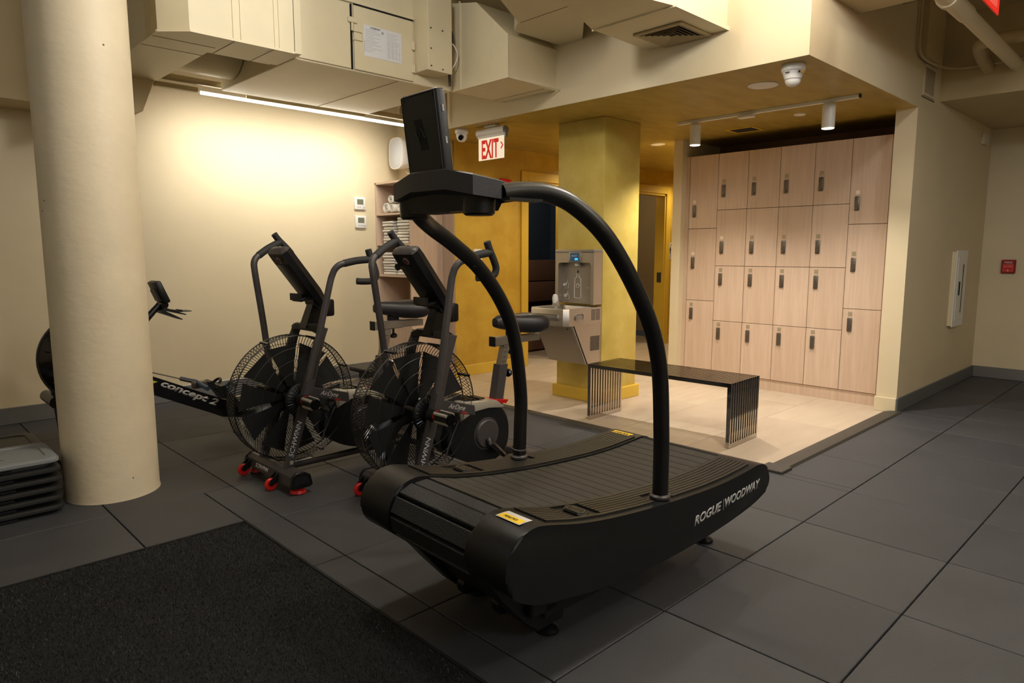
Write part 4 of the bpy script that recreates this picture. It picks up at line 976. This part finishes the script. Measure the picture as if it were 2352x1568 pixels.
# supply duct with ceiling diffuser
t = duct('air_duct', 'cream supply duct carrying the square air diffuser', 'duct', (3.6, 2.55, 2.67), 'ducts')
part('body', MB().prism([(4.049, 2.862), (3.45, 2.85), (2.7, 2.56), (2.7, 2.40), (3.10, 2.34), (3.46, 2.262), (4.049, 2.27)], 'z', 2.67, 3.19), M['duct'], t, world=True)
part('flange', MB().bx((3.445, 2.262, 2.662), (3.457, 2.852, 2.671)).bx((3.45, 2.255, 2.664), (4.05, 2.263, 2.69)).bx((3.46, 2.258, 2.665), (3.466, 2.263, 3.19)), M['duct'], t, world=True)
t = thing('air_diffuser', 'square four-way ceiling air diffuser under the supply duct', 'air vent', (3.865, 2.55, 2.66))
def sqring(mb, c, a, b, z0, z1):
    # sloping square louvre from half size a (z0) to b (z1)
    A_ = [(c[0] + sx * a, c[1] + sy * a, z0) for sx, sy in ((-1, -1), (1, -1), (1, 1), (-1, 1))]; B_ = [(c[0] + sx * b, c[1] + sy * b, z1) for sx, sy in ((-1, -1), (1, -1), (1, 1), (-1, 1))]
    A2 = [(x, y, z - .002) for x, y, z in A_]; B2 = [(x, y, z - .002) for x, y, z in B_]
    for k in range(4):
        n = (k + 1) % 4
        mb.quad(A_[k], A_[n], B_[n], B_[k]); mb.quad(A2[k], B2[k], B2[n], A2[n]); mb.quad(A_[k], A2[k], A2[n], A_[n]); mb.quad(B_[k], B_[n], B2[n], B2[k])
cx, cy = 3.868, 2.548
fr_ = MB()
for a, b in (((cx - .175, cy - .175), (cx + .175, cy - .145)), ((cx - .175, cy + .145), (cx + .175, cy + .175)), ((cx - .175, cy - .145), (cx - .145, cy + .145)), ((cx + .145, cy - .145), (cx + .175, cy + .145))):
    fr_.bx((a[0], a[1], 2.656), (b[0], b[1], 2.668), bev=.002)
part('frame', fr_, M['grille'], t, world=True)
part('dark_throat', MB().bx((cx - .145, cy - .145, 2.667), (cx + .145, cy + .145, 2.669)), M['duct_dark'], t, world=True)
for k in range(5):
    mb = MB(); a = .145 - k * .026; sqring(mb, (cx, cy), a, a - .017, 2.654, 2.664); part('louvre', mb, M['grille'], t, world=True)

# ================================================================ LINEAR LIGHT OVER THE LEFT WALL
t = thing('linear_light', 'long slim LED wall-wash light hung under the air handler', 'light', (3.0, 5.6, 2.53))
part('carrier_tube', MB().tube([(1.30, 5.56, 2.60), (4.02, 5.56, 2.575)], .024, 14), M['charcoal'] if 0 else M['grille'], t, world=True)
part('diffuser', MB().tube([(2.07, 5.60, 2.524), (4.02, 5.60, 2.515)], .0125, 10), M['led'], t, 'glowing white LED tube', world=True)
part('clip_housing', MB().bx((2.42, 5.575, 2.530), (3.52, 5.592, 2.556), bev=.002), M['grille'], t, world=True)
part('end_housing', MB().bx((1.74, 5.58, 2.522), (2.05, 5.63, 2.556), bev=.004), M['grille'], t, world=True)
for x in (2.44, 3.9):
    part('hanger', MB().cyl((x, 5.56, 2.61), (x, 5.56, 3.2), .006, seg=8).cyl((x, 5.56, 2.605), (x, 5.56, 2.66), .018, seg=12), M['grille'], t, world=True)

# ================================================================ TRACK LIGHT AND CEILING DEVICES
t = thing('track_light', 'white ceiling track with two cylinder spotlights in front of the lockers', 'track light', (5.29, 2.65, 2.4))
part('track', MB().bx((5.275, 1.905, 2.395), (5.305, 3.395, H_S), bev=.002), M['white'], t, world=True)
part('end_cap', MB().bx((5.274, 1.898, 2.394), (5.306, 1.906, H_S)), M['blk'], t, world=True)
part('feed_box', MB().bx((5.262, 2.70, 2.372), (5.318, 2.83, 2.396), bev=.004), M['white'], t, world=True)
for y in (2.12, 3.23):
    s = part('spot_head', MB().lathe([(.042, 2.215), (.045, 2.212), (.045, 2.375), (.0, 2.375)], (5.30, y, 0), 32), M['grille'] if 0 else M['white'], t, world=True)
    part('adapter', MB().bx((5.285, y - .035, 2.372), (5.305, y + .035, 2.396)), M['white'], s, world=True)
    part('lamp_face', MB().cyl((5.30, y, 2.2085), (5.30, y, 2.2125), .040, seg=28), M['lampface'], s, 'lit lamp face', world=True)
def ceiling_disc(name, label, cat, c, r_, m2, depth=.008, hole=.75):
    t = thing(name, label, cat, (c[0], c[1], H_S))
    part('ring', MB().lathe([(r_ * hole, -.004), (r_ * .9, -depth), (r_, -depth * .6), (r_, 0)], (0, 0, 0), 36), M['white'], t)
    part('centre', MB().lathe([(r_ * hole, -.001), (r_ * hole, -.0045), (r_ * hole * .9, -.0055)], (0, 0, 0), 36), m2, t)
    return t
ceiling_disc('ceiling_speaker', 'round white ceiling speaker beside the dome camera', 'speaker', (4.54, 2.262), .098, M['white'])
ceiling_disc('smoke_detector', 'small round white ceiling disc behind the track light', 'detector', (5.69, 2.507), .047, M['white'])
ceiling_disc('recessed_light', 'round recessed ceiling light right of the gold pillar', 'light', (6.17, 4.20), .075, M['down'])
t = thing('ceiling_vent', 'small ochre square ceiling vent near the top of the lockers', 'air vent', (6.02, 3.16, H_S))
part('frame', MB().bx((-.12, -.14, -.006), (.12, -.11, 0)).bx((-.12, .11, -.006), (.12, .14, 0)).bx((-.12, -.11, -.006), (-.09, .11, 0)).bx((.09, -.11, -.006), (.12, .11, 0)), M['yflat'], t)
for k in range(6): part('louvre', MB().cb((-.075 + k * .03, 0, -.003), (.016, .22, .002), (0, 25, 0)), M['duct_dark'], t)
def dome_cam(label, c, s=1, lens=True, kind='dome'):
    t = thing('dome_camera', label, 'security camera', c)
    part('mount', MB().lathe([(.0, 0), (.062 * s, 0), (.066 * s, -.012 * s), (.064 * s, -.035 * s), (.05 * s, -.045 * s)], (0, 0, 0), 32), M['white'], t)
    if kind == 'cone':
        b = part('body', MB().lathe([(.060 * s, -.034 * s), (.052 * s, -.060 * s), (.044 * s, -.082 * s)], (0, 0, 0), 32), M['white'], t)
        part('seam', MB().lathe([(.0445 * s, -.079 * s), (.0460 * s, -.081 * s), (.0445 * s, -.083 * s)], (0, 0, 0), 32), M['base_grey'], t)
        part('nose', MB().lathe([(.044 * s, -.083 * s), (.042 * s, -.094 * s), (.034 * s, -.108 * s), (.018 * s, -.117 * s), (.001, -.119 * s)], (0, 0, 0), 32), M['white'], t)
        part('type_label', MB().cb((-.012, -.0655, -.052), (.020, .002, .013), (14, 0, -10), 0), M['yellowsticker'], b, 'small yellow label')
        part('print', MB().cb((-.0655, .006, -.052), (.0015, .026, .006), (0, -14, -6)).cb((-.038, -.0545, -.052), (.012, .0015, .012), (14, 0, -35)), M['ink'], b)
    else:
        b = part('body', MB().lathe([(.05 * s, -.03 * s), (.054 * s, -.06 * s), (.048 * s, -.09 * s), (.03 * s, -.112 * s), (0, -.12 * s)], (0, 0, 0), 28), M['white'], t)
        q = Vector((-.028, -.025, -.075)) * s; part('lens', MB().cyl(q, q + Vector((-.024, -.016, -.014)) * s, .027 * s, .022 * s, 20), M['blk_gloss'], t)
    return t
dome_cam('large white conical ceiling camera near the soffit corner', (4.20, 1.905, H_S), 1.05, kind='cone')
dome_cam('small white dome camera with a black lens beside the display', (4.16, 4.97, H_S), .95)
t = thing('sprinkler_head', 'small brass sprinkler head just right of the treadmill display', 'sprinkler', (4.02, 5.02, 2.50))
part('pipe', MB().cyl((0, 0, -.03), (0, 0, .70), .012, seg=10), M['cream_dark'], t)
part('frame', MB().tube([(0, 0, -.03), (0, .018, -.045), (0, .016, -.07), (0, 0, -.085)], .003, 6).tube([(0, 0, -.03), (0, -.018, -.045), (0, -.016, -.07), (0, 0, -.085)], .003, 6).cyl((0, 0, -.085), (0, 0, -.088), .016, seg=14), M['brass'], t)

# ================================================================ EXIT SIGNS
t = thing('exit_sign', 'lit EXIT sign with red letters hanging under the soffit edge', 'exit sign', (4.21, 4.62, H_S))
part('canopy', MB().bx((4.19, 4.55, 2.405), (4.25, 4.70, H_S), bev=.003), M['white'], t, world=True)
hs = part('lamp_housing', MB().tube([(4.215, 4.445, 2.365), (4.215, 4.80, 2.365)], .036, 18), M['white'], t, world=True)
part('housing_lip', MB().bx((4.195, 4.45, 2.318), (4.235, 4.795, 2.345), bev=.004), M['white'], hs, world=True)
part('housing_end', MB().cyl((4.215, 4.437, 2.365), (4.215, 4.446, 2.365), .034, seg=18).bx((4.2, 4.43, 2.30), (4.23, 4.445, 2.36)), M['base_grey'], hs, world=True)
pn = part('panel', MB().bx((4.207, 4.455, 2.125), (4.213, 4.79, 2.325), bev=.001), M['signglass'], t, world=True)
lettering('exit_lettering', 'EXIT', .225, .165, M['redsign'], pn, (4.2066, 4.635, 2.218), (0, -1, 0), (0, 0, 1), bold=.03, world=True)
part('arrow', MB().tube([(4.206, 4.492, 2.262), (4.206, 4.468, 2.235), (4.206, 4.492, 2.208)], .006, 6), M['redsign'], pn, 'red chevron arrow', world=True)
t = thing('exit_sign', 'red-edged hanging exit sign cut off by the top right corner of the photo', 'exit sign', (4.05, .88, 2.62))
pn = part('panel', MB().bx((3.82, .876, 2.455), (4.17, .884, 2.70), bev=.002), M['redsign'], t, world=True)
part('panel_print', MB().bx((3.85, .8745, 2.475), (4.12, .876, 2.69)), mat('pink_print', (232, 96, 86), .5, emit=(220, 60, 50), estr=.3), pn, world=True)
part('hanger', MB().bx((3.84, .85, 2.70), (4.15, .91, 2.76), bev=.004).cyl((4.0, .88, 2.76), (4.0, .88, 3.2), .008, seg=8), M['white'], t, world=True)

# ================================================================ WALL DEVICES
def thermostat(label, x, z, lines):
    t = thing('thermostat', label, 'thermostat', (x, 6.32, z), 0, 'thermostats')
    part('case', MB().bx((-.064, -.022, -.064), (.064, 0, .064), bev=.005, seg=2), M['white'], t)
    part('lcd', MB().bx((-.037, -.0235, -.012), (.037, -.0215, .042)), M['lcd'], t, 'grey green display')
    b = MB()
    for k in range(lines): b.bx((-.034 + k * .024, -.0232, -.042), (-.018 + k * .024, -.0216, -.034))
    b.cyl((.045, -.0218, -.042), (.045, -.0234, -.042), .009, seg=12)
    part('buttons', b, M['greyprint'], t)
thermostat('upper white thermostat with a wide grey display on the lit wall', 3.888, 1.809, 2)
thermostat('lower white thermostat with three keys under its display', 3.893, 1.620, 3)
t = thing('wall_speaker', 'white oval wall speaker high beside the treadmill display', 'speaker', (4.33, 6.12, 2.33))
def oval(w_, h_, n=40): return [(w_ * math.copysign(abs(math.cos(a)) ** .62, math.cos(a)), h_ * math.copysign(abs(math.sin(a)) ** .62, math.sin(a))) for a in [2 * math.pi * k / n for k in range(n)]]
def ovx(x, w_, h_): return [(x, a, b) for a, b in oval(w_, h_)]
part('cabinet', MB().loft([ovx(.02, .10, .145), ovx(-.10, .125, .165), ovx(-.115, .12, .16)]), M['white'], t)
part('grille', MB().loft([ovx(-.114, .11, .15), ovx(-.12, .098, .138)]), mat('speaker_grille', (214, 218, 224), .6, bump=.5, bscale=400), t)
part('bracket', MB().bx((0, -.03, -.02), (.052, .03, .02)), M['white'], t)
part('cable', MB().tube(smooth_curve([Vector(p) for p in ((.03, -.02, -.15), (0, -.03, -.19), (.03, -.05, -.20), (.05, -.02, -.17))], 5), .003, 6), M['white'], t)
t = thing('fire_strobe', 'red fire alarm strobe just above the treadmill handrail', 'fire alarm', (5.19, Y0, 2.035))
part('case', MB().bx((-.075, -.045, -.055), (.075, 0, .055), bev=.006, seg=2), M['red'], t)
part('lens', MB().bx((-.03, -.055, -.045), (.03, -.044, -.005), bev=.004), M['paper'], t)
t = thing('wall_switch', 'small white wall plate on the yellow corridor wall', 'switch', (4.81, Y0, 1.28))
part('plate', MB().bx((-.058, -.006, -.058), (.058, 0, .058), bev=.002), M['white'], t)
part('rocker', MB().bx((-.018, -.010, -.034), (.018, -.005, .034), bev=.002), M['white'], t)
t = thing('washroom_sign', 'small white washroom sign with two dark figures beside the far doorway', 'sign', (8.475, Y0, 1.325))
part('plate', MB().bx((-.062, -.006, -.115), (.062, 0, .115), bev=.003), M['offwhite'], t)
fg = MB()
for sx in (-.022, .022):
    fg.cyl((sx, -.006, .052), (sx, -.008, .052), .0085, seg=12); fg.bx((sx - .010, -.008, -.005), (sx + .010, -.006, .04)); fg.bx((sx - .009, -.008, -.045), (sx - .001, -.006, 0)); fg.bx((sx + .001, -.008, -.045), (sx + .009, -.006, 0))
    fg.bx((sx - .015, -.008, .0), (sx - .011, -.006, .036)); fg.bx((sx + .011, -.008, .0), (sx + .015, -.006, .036))
fg.bx((-.003, -.008, .066), (.003, -.006, .095)).tube([(-.018, -.007, .078), (0, -.007, .098), (.018, -.007, .078)], .003, 5)
part('figures', fg, M['ink'], t)
lettering('sign_lettering', "MEN'S", .055, .014, M['ink'], t, (0, -.0062, -.066), (1, 0, 0), (0, 0, 1), bold=.02)
lettering('sign_lettering', 'WASHROOM', .085, .012, M['ink'], t, (0, -.0062, -.088), (1, 0, 0), (0, 0, 1), bold=.02)
# extinguisher cabinet
t = thing('extinguisher_cabinet', 'white fire extinguisher cabinet with a slot window on the right wall', 'fire cabinet', (7.56, 1.75, .96))
part('box', MB().bx((7.385, 1.715, .615), (7.745, 1.75, 1.31), bev=.002), M['cream'], t, world=True)
dr = part('door', MB().bx((7.380, 1.706, .605), (7.75, 1.716, 1.32), bev=.003), M['white'], t, world=True)
part('door_panel', MB().bx((7.43, 1.703, .665), (7.715, 1.7065, 1.255), bev=.001), M['white'], dr, world=True)
part('slot_window', MB().bx((7.60, 1.7015, .73), (7.632, 1.7035, 1.19)), M['blk_gloss'], dr, 'dark vertical slot window', world=True)
part('pull_handle', MB().bx((7.49, 1.698, .90), (7.525, 1.704, 1.03), bev=.002), M['blk_flat'], dr, 'black recessed pull', world=True)
t = thing('fire_pull_station', 'red fire alarm pull station on the far right wall', 'fire alarm', (8.5, 1.507, 1.16))
part('case', MB().bx((-.035, -.060, -.068), (0, .060, .068), bev=.005), mat('deep_red', (150, 14, 16), .4), t)
lettering('case_lettering', 'FIRE', .066, .020, M['offwhite'], t, (-.0352, 0, .040), (0, -1, 0), (0, 0, 1), bold=.02)
hb = part('pull_bar', MB().bx((-.042, -.044, -.052), (-.034, .044, .022), bev=.003), M['red'], t)
part('white_outline', MB().tube([(-.042, -.040, .018), (-.042, .040, .018), (-.042, .040, -.048), (-.042, -.040, -.048), (-.042, -.040, .018)], .0012, 5).cyl((-.042, 0, -.04), (-.044, 0, -.04), .007, seg=10), M['offwhite'], t)
lettering('bar_lettering', 'PULL DOWN', .062, .010, M['offwhite'], hb, (-.0422, 0, .0), (0, -1, 0), (0, 0, 1), bold=.02)
t = thing('wall_box', 'narrow pale device box high on the right wall under the far beam', 'wall device', (8.15, 1.75, 2.41))
part('case', MB().bx((-.07, -.03, -.055), (.07, 0, .055), bev=.004), M['cream'], t)
part('cover', MB().bx((-.06, -.034, -.045), (.06, -.029, .045), bev=.002), M['offwhite'], t)
# wall grille and the chase above it
t = thing('wall_grille', 'painted wall air grille under the soffit corner at the right', 'air vent', (6.30, 1.75, 2.64))
part('frame', MB().bx((6.155, 1.742, 2.525), (6.445, 1.75, 2.545)).bx((6.155, 1.742, 2.74), (6.445, 1.75, 2.76)).bx((6.155, 1.742, 2.545), (6.175, 1.75, 2.74)).bx((6.425, 1.742, 2.545), (6.445, 1.75, 2.74)), M['cream'], t, world=True)
part('lower_edge', MB().bx((6.12, 1.741, 2.508), (6.45, 1.75, 2.513)), M['seam'], t, world=True)
for k in range(12): part('louvre', MB().bx((6.185 + k * .02, 1.7455, 2.547), (6.189 + k * .02, 1.7475, 2.738)), M['cream'], t, world=True)
part('dark_opening', MB().bx((6.175, 1.7475, 2.545), (6.425, 1.7502, 2.74)), M['oak_edge'], t, world=True)
struct('trim_7', MB().bx((6.00, 1.70, 2.775), (6.42, 1.75, 3.2)), M['cream_dark'])
# conduit and pipes under the high ceiling
def pipe(name, label, cat, pts, r_, m, n=6, grp=None, coup=()):
    a = Vector(pts[0]); t = thing(name, label, cat, a, 0, grp)
    pp = smooth_curve([Vector(p) for p in pts], n) if n else [Vector(p) for p in pts]
    part('run', MB().tube(pp, r_, 16), m, t, world=True)
    for (c0, c1, rr) in coup: part('coupling', MB().cyl(c0, c1, rr, seg=24), m, t, world=True)
    return t
pipe('conduit', 'thin cream conduit curving down the wall and along the dark beam', 'conduit', [(5.90, 1.725, 3.19), (5.90, 1.725, 3.0), (5.90, 1.725, 2.86), (5.96, 1.722, 2.78), (6.15, 1.72, 2.765), (6.42, 1.70, 2.77), (6.56, 1.62, 2.77), (6.585, 1.45, 2.77), (6.585, 1.1, 2.77), (6.585, .6, 2.77)], .011, M['cream_dark'])
t = pipe('ceiling_pipe', 'large cream drain pipe running diagonally across the top right corner', 'pipe', [(2.2, 1.26, 2.79), (5.1, 1.245, 2.765), (6.63, 1.24, 2.735)], .045, M['cream'], 0, 'ceiling pipes',
     [((4.70, 1.247, 2.768), (4.755, 1.247, 2.768), .062), ((4.755, 1.247, 2.768), (5.12, 1.245, 2.765), .052), ((4.2, 1.247, 2.772), (4.70, 1.247, 2.768), .053)])
part('hanger', MB().cyl((5.15, 1.27, 2.80), (5.15, 1.20, 3.2), .004, seg=6), M['grille'], t, world=True)
t = pipe('ceiling_pipe', 'shaded insulated pipe with an elbow behind the drain pipe', 'pipe', [(6.25, .4, 2.86), (6.25, 1.15, 2.86), (6.25, 1.36, 2.86), (6.27, 1.42, 2.85), (6.40, 1.43, 2.80), (6.63, 1.43, 2.75)], .047, M['cream_dark'], 5, 'ceiling pipes')
t = thing('channel_strut', 'short metal strut under the beam at the top edge', 'bracket', (5.6, 1.6, 3.05))
part('strut', MB().bx((5.52, 1.30, 3.05), (5.56, 1.749, 3.09)), M['grille'], t, world=True)
part('rod', MB().cyl((5.54, 1.33, 3.07), (5.54, 1.33, 3.2), .005, seg=6), M['grille'], t, world=True)

# ================================================================ LOUNGE SEATING BEYOND THE DOORWAY
t = thing('tiered_seat', 'brown upholstered built-in lounge seat against the navy wall beyond the doorway', 'seating', (6.2, 6.4, 0))
part('back_cushion', MB().bx((4.62, 6.50, .915), (7.14, 6.615, 1.20), bev=.012, seg=2), M['brownfab'], t, world=True)
part('back_cushion', MB().bx((4.62, 6.48, .635), (7.14, 6.615, .905), bev=.012, seg=2), M['brownfab'], t, world=True)
part('seat_gap_shade', MB().bx((4.62, 6.56, .5), (7.14, 6.615, .64)), M['blk_flat'], t, world=True)  # flat black block painting the shadow between seat and back
part('seat_cushion', MB().bx((4.62, 6.22, .40), (7.14, 6.56, .50), bev=.015, seg=2), M['brownfab'], t, world=True)
part('seat_front', MB().bx((4.62, 6.25, .02), (7.14, 6.50, .398)), M['brownfab'], t, world=True)
t = thing('waste_bin', 'small dim bin on the floor inside the far doorway', 'bin', (7.92, 6.45, 0))
part('body', MB().lathe([(.09, 0), (.11, .24), (.10, .24), (.085, .01)], (0, 0, 0), 24), M['beige'], t)
part('rim', MB().lathe([(.105, .235), (.115, .235), (.115, .25), (.105, .25)], (0, 0, 0), 24), M['grille'], t)

# ================================================================ AEROBIC STEPS
def stack(x1, y0, y1, top, n, labelf, grp, greytop):
    L_ = .98; h = top / n
    def rr(a0, b0, a1, b1, r_, n_=5):
        out = []
        for (cx_, cy_, s0) in ((a1 - r_, b1 - r_, 0), (a0 + r_, b1 - r_, 90), (a0 + r_, b0 + r_, 180), (a1 - r_, b0 + r_, 270)):
            for k in range(n_ + 1):
                a = R(s0 + 90 * k / n_); out.append((cx_ + r_ * math.cos(a), cy_ + r_ * math.sin(a)))
        return out
    for k in range(n):
        z0 = k * h; top_one = k == n - 1
        m = M['stepgrey'] if (top_one and greytop) else M['stepblk']
        t = thing('step_platform', labelf(k, n), 'step platform', (x1 - L_ / 2, (y0 + y1) / 2, z0), 0, grp)
        a0, b0, a1, b1 = -L_ / 2, -(y1 - y0) / 2, L_ / 2, (y1 - y0) / 2
        a1 -= .004 * ((k * 7) % 3)
        def RZ(ins, z, r_=.045): return [(p[0], p[1], z) for p in rr(a0 + ins, b0 + ins, a1 - ins, b1 - ins, r_)]
        z1 = h * .985
        part('deck', MB().loft([RZ(.035, 0.001), RZ(.022, h * .30), RZ(.006, h * .40), RZ(0, h * .52), RZ(0, h * .78), RZ(.008, z1 - .003), RZ(.020, z1), RZ(.048, z1 - .0005), RZ(.052, z1 - .007)]), m, t)
        part('rim_groove', MB().bx((a0 + .25, b0 + .0155, h * .08), (a0 + .55, b0 + .03, h * .30)).bx((a1 - .28, b0 + .0135, h * .08), (a1 - .20, b0 + .03, h * .3)), M['blk_flat'], t)
        if top_one and greytop:
            part('tread_mat', MB().loft([RZ(.050, z1 - .009, .03), RZ(.054, z1 - .0055, .03)]), M['stepgrey'], t)
            lettering('deck_lettering', 'STEP', .145, .05, mat('grey_relief', (88, 92, 95), .6), t, (a1 - .285, -.075, z1 - .0055), (1, 0, 0), (0, 1, 0), bold=.0)
            part('deck_emblem', MB().tube([(a1 - .35, -.02, z1 - .005), (a1 - .30, -.005, z1 - .005), (a1 - .24, -.010, z1 - .005)], .0025, 5).tube([(a1 - .32, -.02, z1 - .005), (a1 - .325, .012, z1 - .005)], .0025, 5).tube([(a1 - .31, -.02, z1 - .005), (a1 - .295, .012, z1 - .005)], .0025, 5), M['base_dark'], t)
names = ['lowest black step platform on the floor, front stack by the column', 'black step platform second from the floor, front stack by the column', 'black step platform third from the floor, front stack by the column', 'black step platform fourth from the floor, front stack by the column', 'black step platform directly under the grey one', 'grey topped step platform on top of the stack beside the column']
stack(.682, 3.945, 4.345, .292, 6, lambda k, n: names[k], 'step platforms in the front stack', True)
nb_ = ['lowest black step platform of the low stack behind', 'black step platform second from the floor in the low stack behind', 'black step platform third from the floor in the low stack behind', 'topmost black step platform of the low stack behind the grey topped one']
stack(.70, 4.46, 4.87, .24, 4, lambda k, n: nb_[k], 'step platforms in the stack behind', False)

# ================================================================ ROWING MACHINE
def rower():
    Y = 4.80
    t = thing('rowing_machine', 'black rowing machine passing behind the round column with white lettering on its beam', 'rowing machine', (1.2, Y, 0))
    def W(x, z, y=0): return (x, Y + y, z)
    ax = Vector((.396, 0, -.212)).normalized()
    part('front_beam', MB().prism([(1.10, .60), (1.10, .50), (1.30, .405), (1.80, .135 + .02), (1.93, .13), (1.95, .24), (1.80, .275), (1.375, .492)], 'y', Y - .028, Y + .028, bev=.006), M['blk_smooth'], t, world=True)
    lettering('beam_lettering', 'concept 2', .40, .062, M['offwhite'], t, W(1.582, .352, -.0285), ax, (0, 0, 1), shear=.25, bold=.035, world=True)
    part('green_mark', MB().prism([(1.33, .485), (1.385, .462), (1.34, .45)], 'y', Y - .0295, Y - .028), M['green'], t, 'yellow green mark', world=True)
    fc = (1.02, .66)
    part('flywheel_housing', MB().lathe([(.0, -.09), (.14, -.09), (.22, -.07), (.272, -.035), (.275, .035), (.22, .07), (0, .09)], (fc[0], Y, fc[1]), 48, 'y'), M['blk_gloss'], t, world=True)
    part('housing_rim', MB().tube([(fc[0] + .278 * math.cos(R(a)), Y - .03, fc[1] + .278 * math.sin(R(a))) for a in range(0, 361, 8)], .008, 8), M['charcoal'], t, world=True)
    vn = MB()
    for k in range(24):
        a = R(k * 15); vn.tube([(fc[0] + .12 * math.cos(a), Y - .093, fc[1] + .12 * math.sin(a)), (fc[0] + .25 * math.cos(a), Y - .058, fc[1] + .25 * math.sin(a))], .004, 5)
    part('vent_ribs', vn, M['blk'], t, world=True)
    part('front_leg', MB().prism([(.80, .50), (.86, .46), (.90, 0), (.845, 0)], 'y', Y - .03, Y + .03, bev=.004), M['blk'], t, world=True)
    part('front_foot', MB().bx((.82, Y - .28, 0), (.92, Y + .28, .05), bev=.01), M['blk'], t, world=True)
    part('front_wheel', MB().cyl((.80, Y - .14, .43), (.80, Y + .14, .43), .035), M['blk_smooth'], t, world=True)
    part('chain', MB().tube([W(1.16, .60, -.03), W(1.63, .425, -.03)], .004, 6), M['lock'], t, world=True)
    h = part('handle', MB().tube(smooth_curve([Vector(W(1.62, .415, -.25)), Vector(W(1.63, .42, -.10)), Vector(W(1.635, .425, 0)), Vector(W(1.63, .42, .10)), Vector(W(1.62, .415, .25))], 5), .015, 12), M['blue'], t, world=True)
    part('handle_hook', MB().bx(W(1.60, .385, -.05), W(1.69, .43, .0), bev=.006), M['lock'], h, world=True)
    for s in (-1, 1):
        f = part('footrest', MB().loft([[W(1.74, .40, s * .06), W(1.74, .40, s * .16), W(1.765, .405, s * .16), W(1.765, .405, s * .06)], [W(1.90, .16, s * .06), W(1.90, .16, s * .16), W(1.93, .175, s * .16), W(1.93, .175, s * .06)]]), M['blk'], t, world=True)
        part('heel_cup', MB().bx(W(1.88, .15, s * .11 - .055), W(1.98, .21, s * .11 + .055), bev=.01), M['blk_smooth'], f, world=True)
        part('foot_strap', MB().tube(smooth_curve([Vector(W(1.78, .35, s * .11 - .065)), Vector(W(1.83, .40, s * .11 - .03)), Vector(W(1.83, .40, s * .11 + .03)), Vector(W(1.78, .35, s * .11 + .065))], 5), .010, 6), M['blue'] if s < 0 else M['blk'], f, world=True)
    part('monorail', MB().bx(W(1.90, .215, -.025), W(3.25, .285, .025), bev=.004), M['steel'], t, 'aluminium monorail', world=True)
    part('rail_edge', MB().bx(W(1.95, .205, -.028), W(3.2, .215, .028)), M['blk'], t, world=True)
    st = part('seat', MB().bx(W(2.9, .33, -.15), W(3.12, .37, .15), bev=.015, seg=2), M['blk'], t, world=True)
    part('seat_carriage', MB().bx(W(2.93, .285, -.04), W(3.09, .33, .04)), M['blk_smooth'], st, world=True)
    part('rear_leg', MB().prism([(3.10, .22), (3.20, .22), (3.22, 0), (3.16, 0)], 'y', Y - .03, Y + .03), M['blk'], t, world=True)
    part('rear_foot', MB().bx((3.14, Y - .2, 0), (3.24, Y + .2, .04), bev=.008), M['blk'], t, world=True)
    # monitor arm and monitor
    arm = part('monitor_arm', MB().tube([W(1.12, .62), W(1.30, .82), W(1.435, .965)], [.03, .024, .018], 12), M['blk_smooth'], t, world=True)
    mx = Matrix.Translation(W(1.435, 1.045)) @ Matrix.Rotation(R(-22), 4, 'Y')
    mo = part('monitor', MB().bx((-.018, -.085, -.075), (.022, .085, .075), bev=.01, seg=2, mx=mx), M['blk'], t, world=True)
    part('monitor_back', MB().bx((-.032, -.05, -.055), (-.016, .05, .03), bev=.006, mx=mx), M['charcoal'], mo, world=True)
    part('monitor_screen', MB().bx((.0215, -.06, -.03), (.0235, .06, .06), mx=mx), M['lcd'], mo, world=True)
    part('pivot_knob', MB().cyl(W(1.452, .962, -.055), W(1.452, .962, .055), .022).cyl(W(1.452, .962, -.065), W(1.452, .962, -.05), .010), M['blk_gloss'], mo, world=True)
    cr = part('phone_cradle', MB().prism([(1.42, .93), (1.455, .945), (1.58, .895), (1.575, .89), (1.45, .925), (1.555, .865), (1.55, .86), (1.43, .91)], 'y', Y - .06, Y + .06), M['blk'], t, world=True)
    part('cradle_tray', MB().bx(W(1.50, .912, -.055), W(1.615, .917, .055)).bx(W(1.52, .917, -.055), W(1.53, .925, .055)).bx(W(1.55, .917, -.055), W(1.56, .925, .055)), M['blk'], cr, world=True)
rower()
bpy.context.view_layer.update()
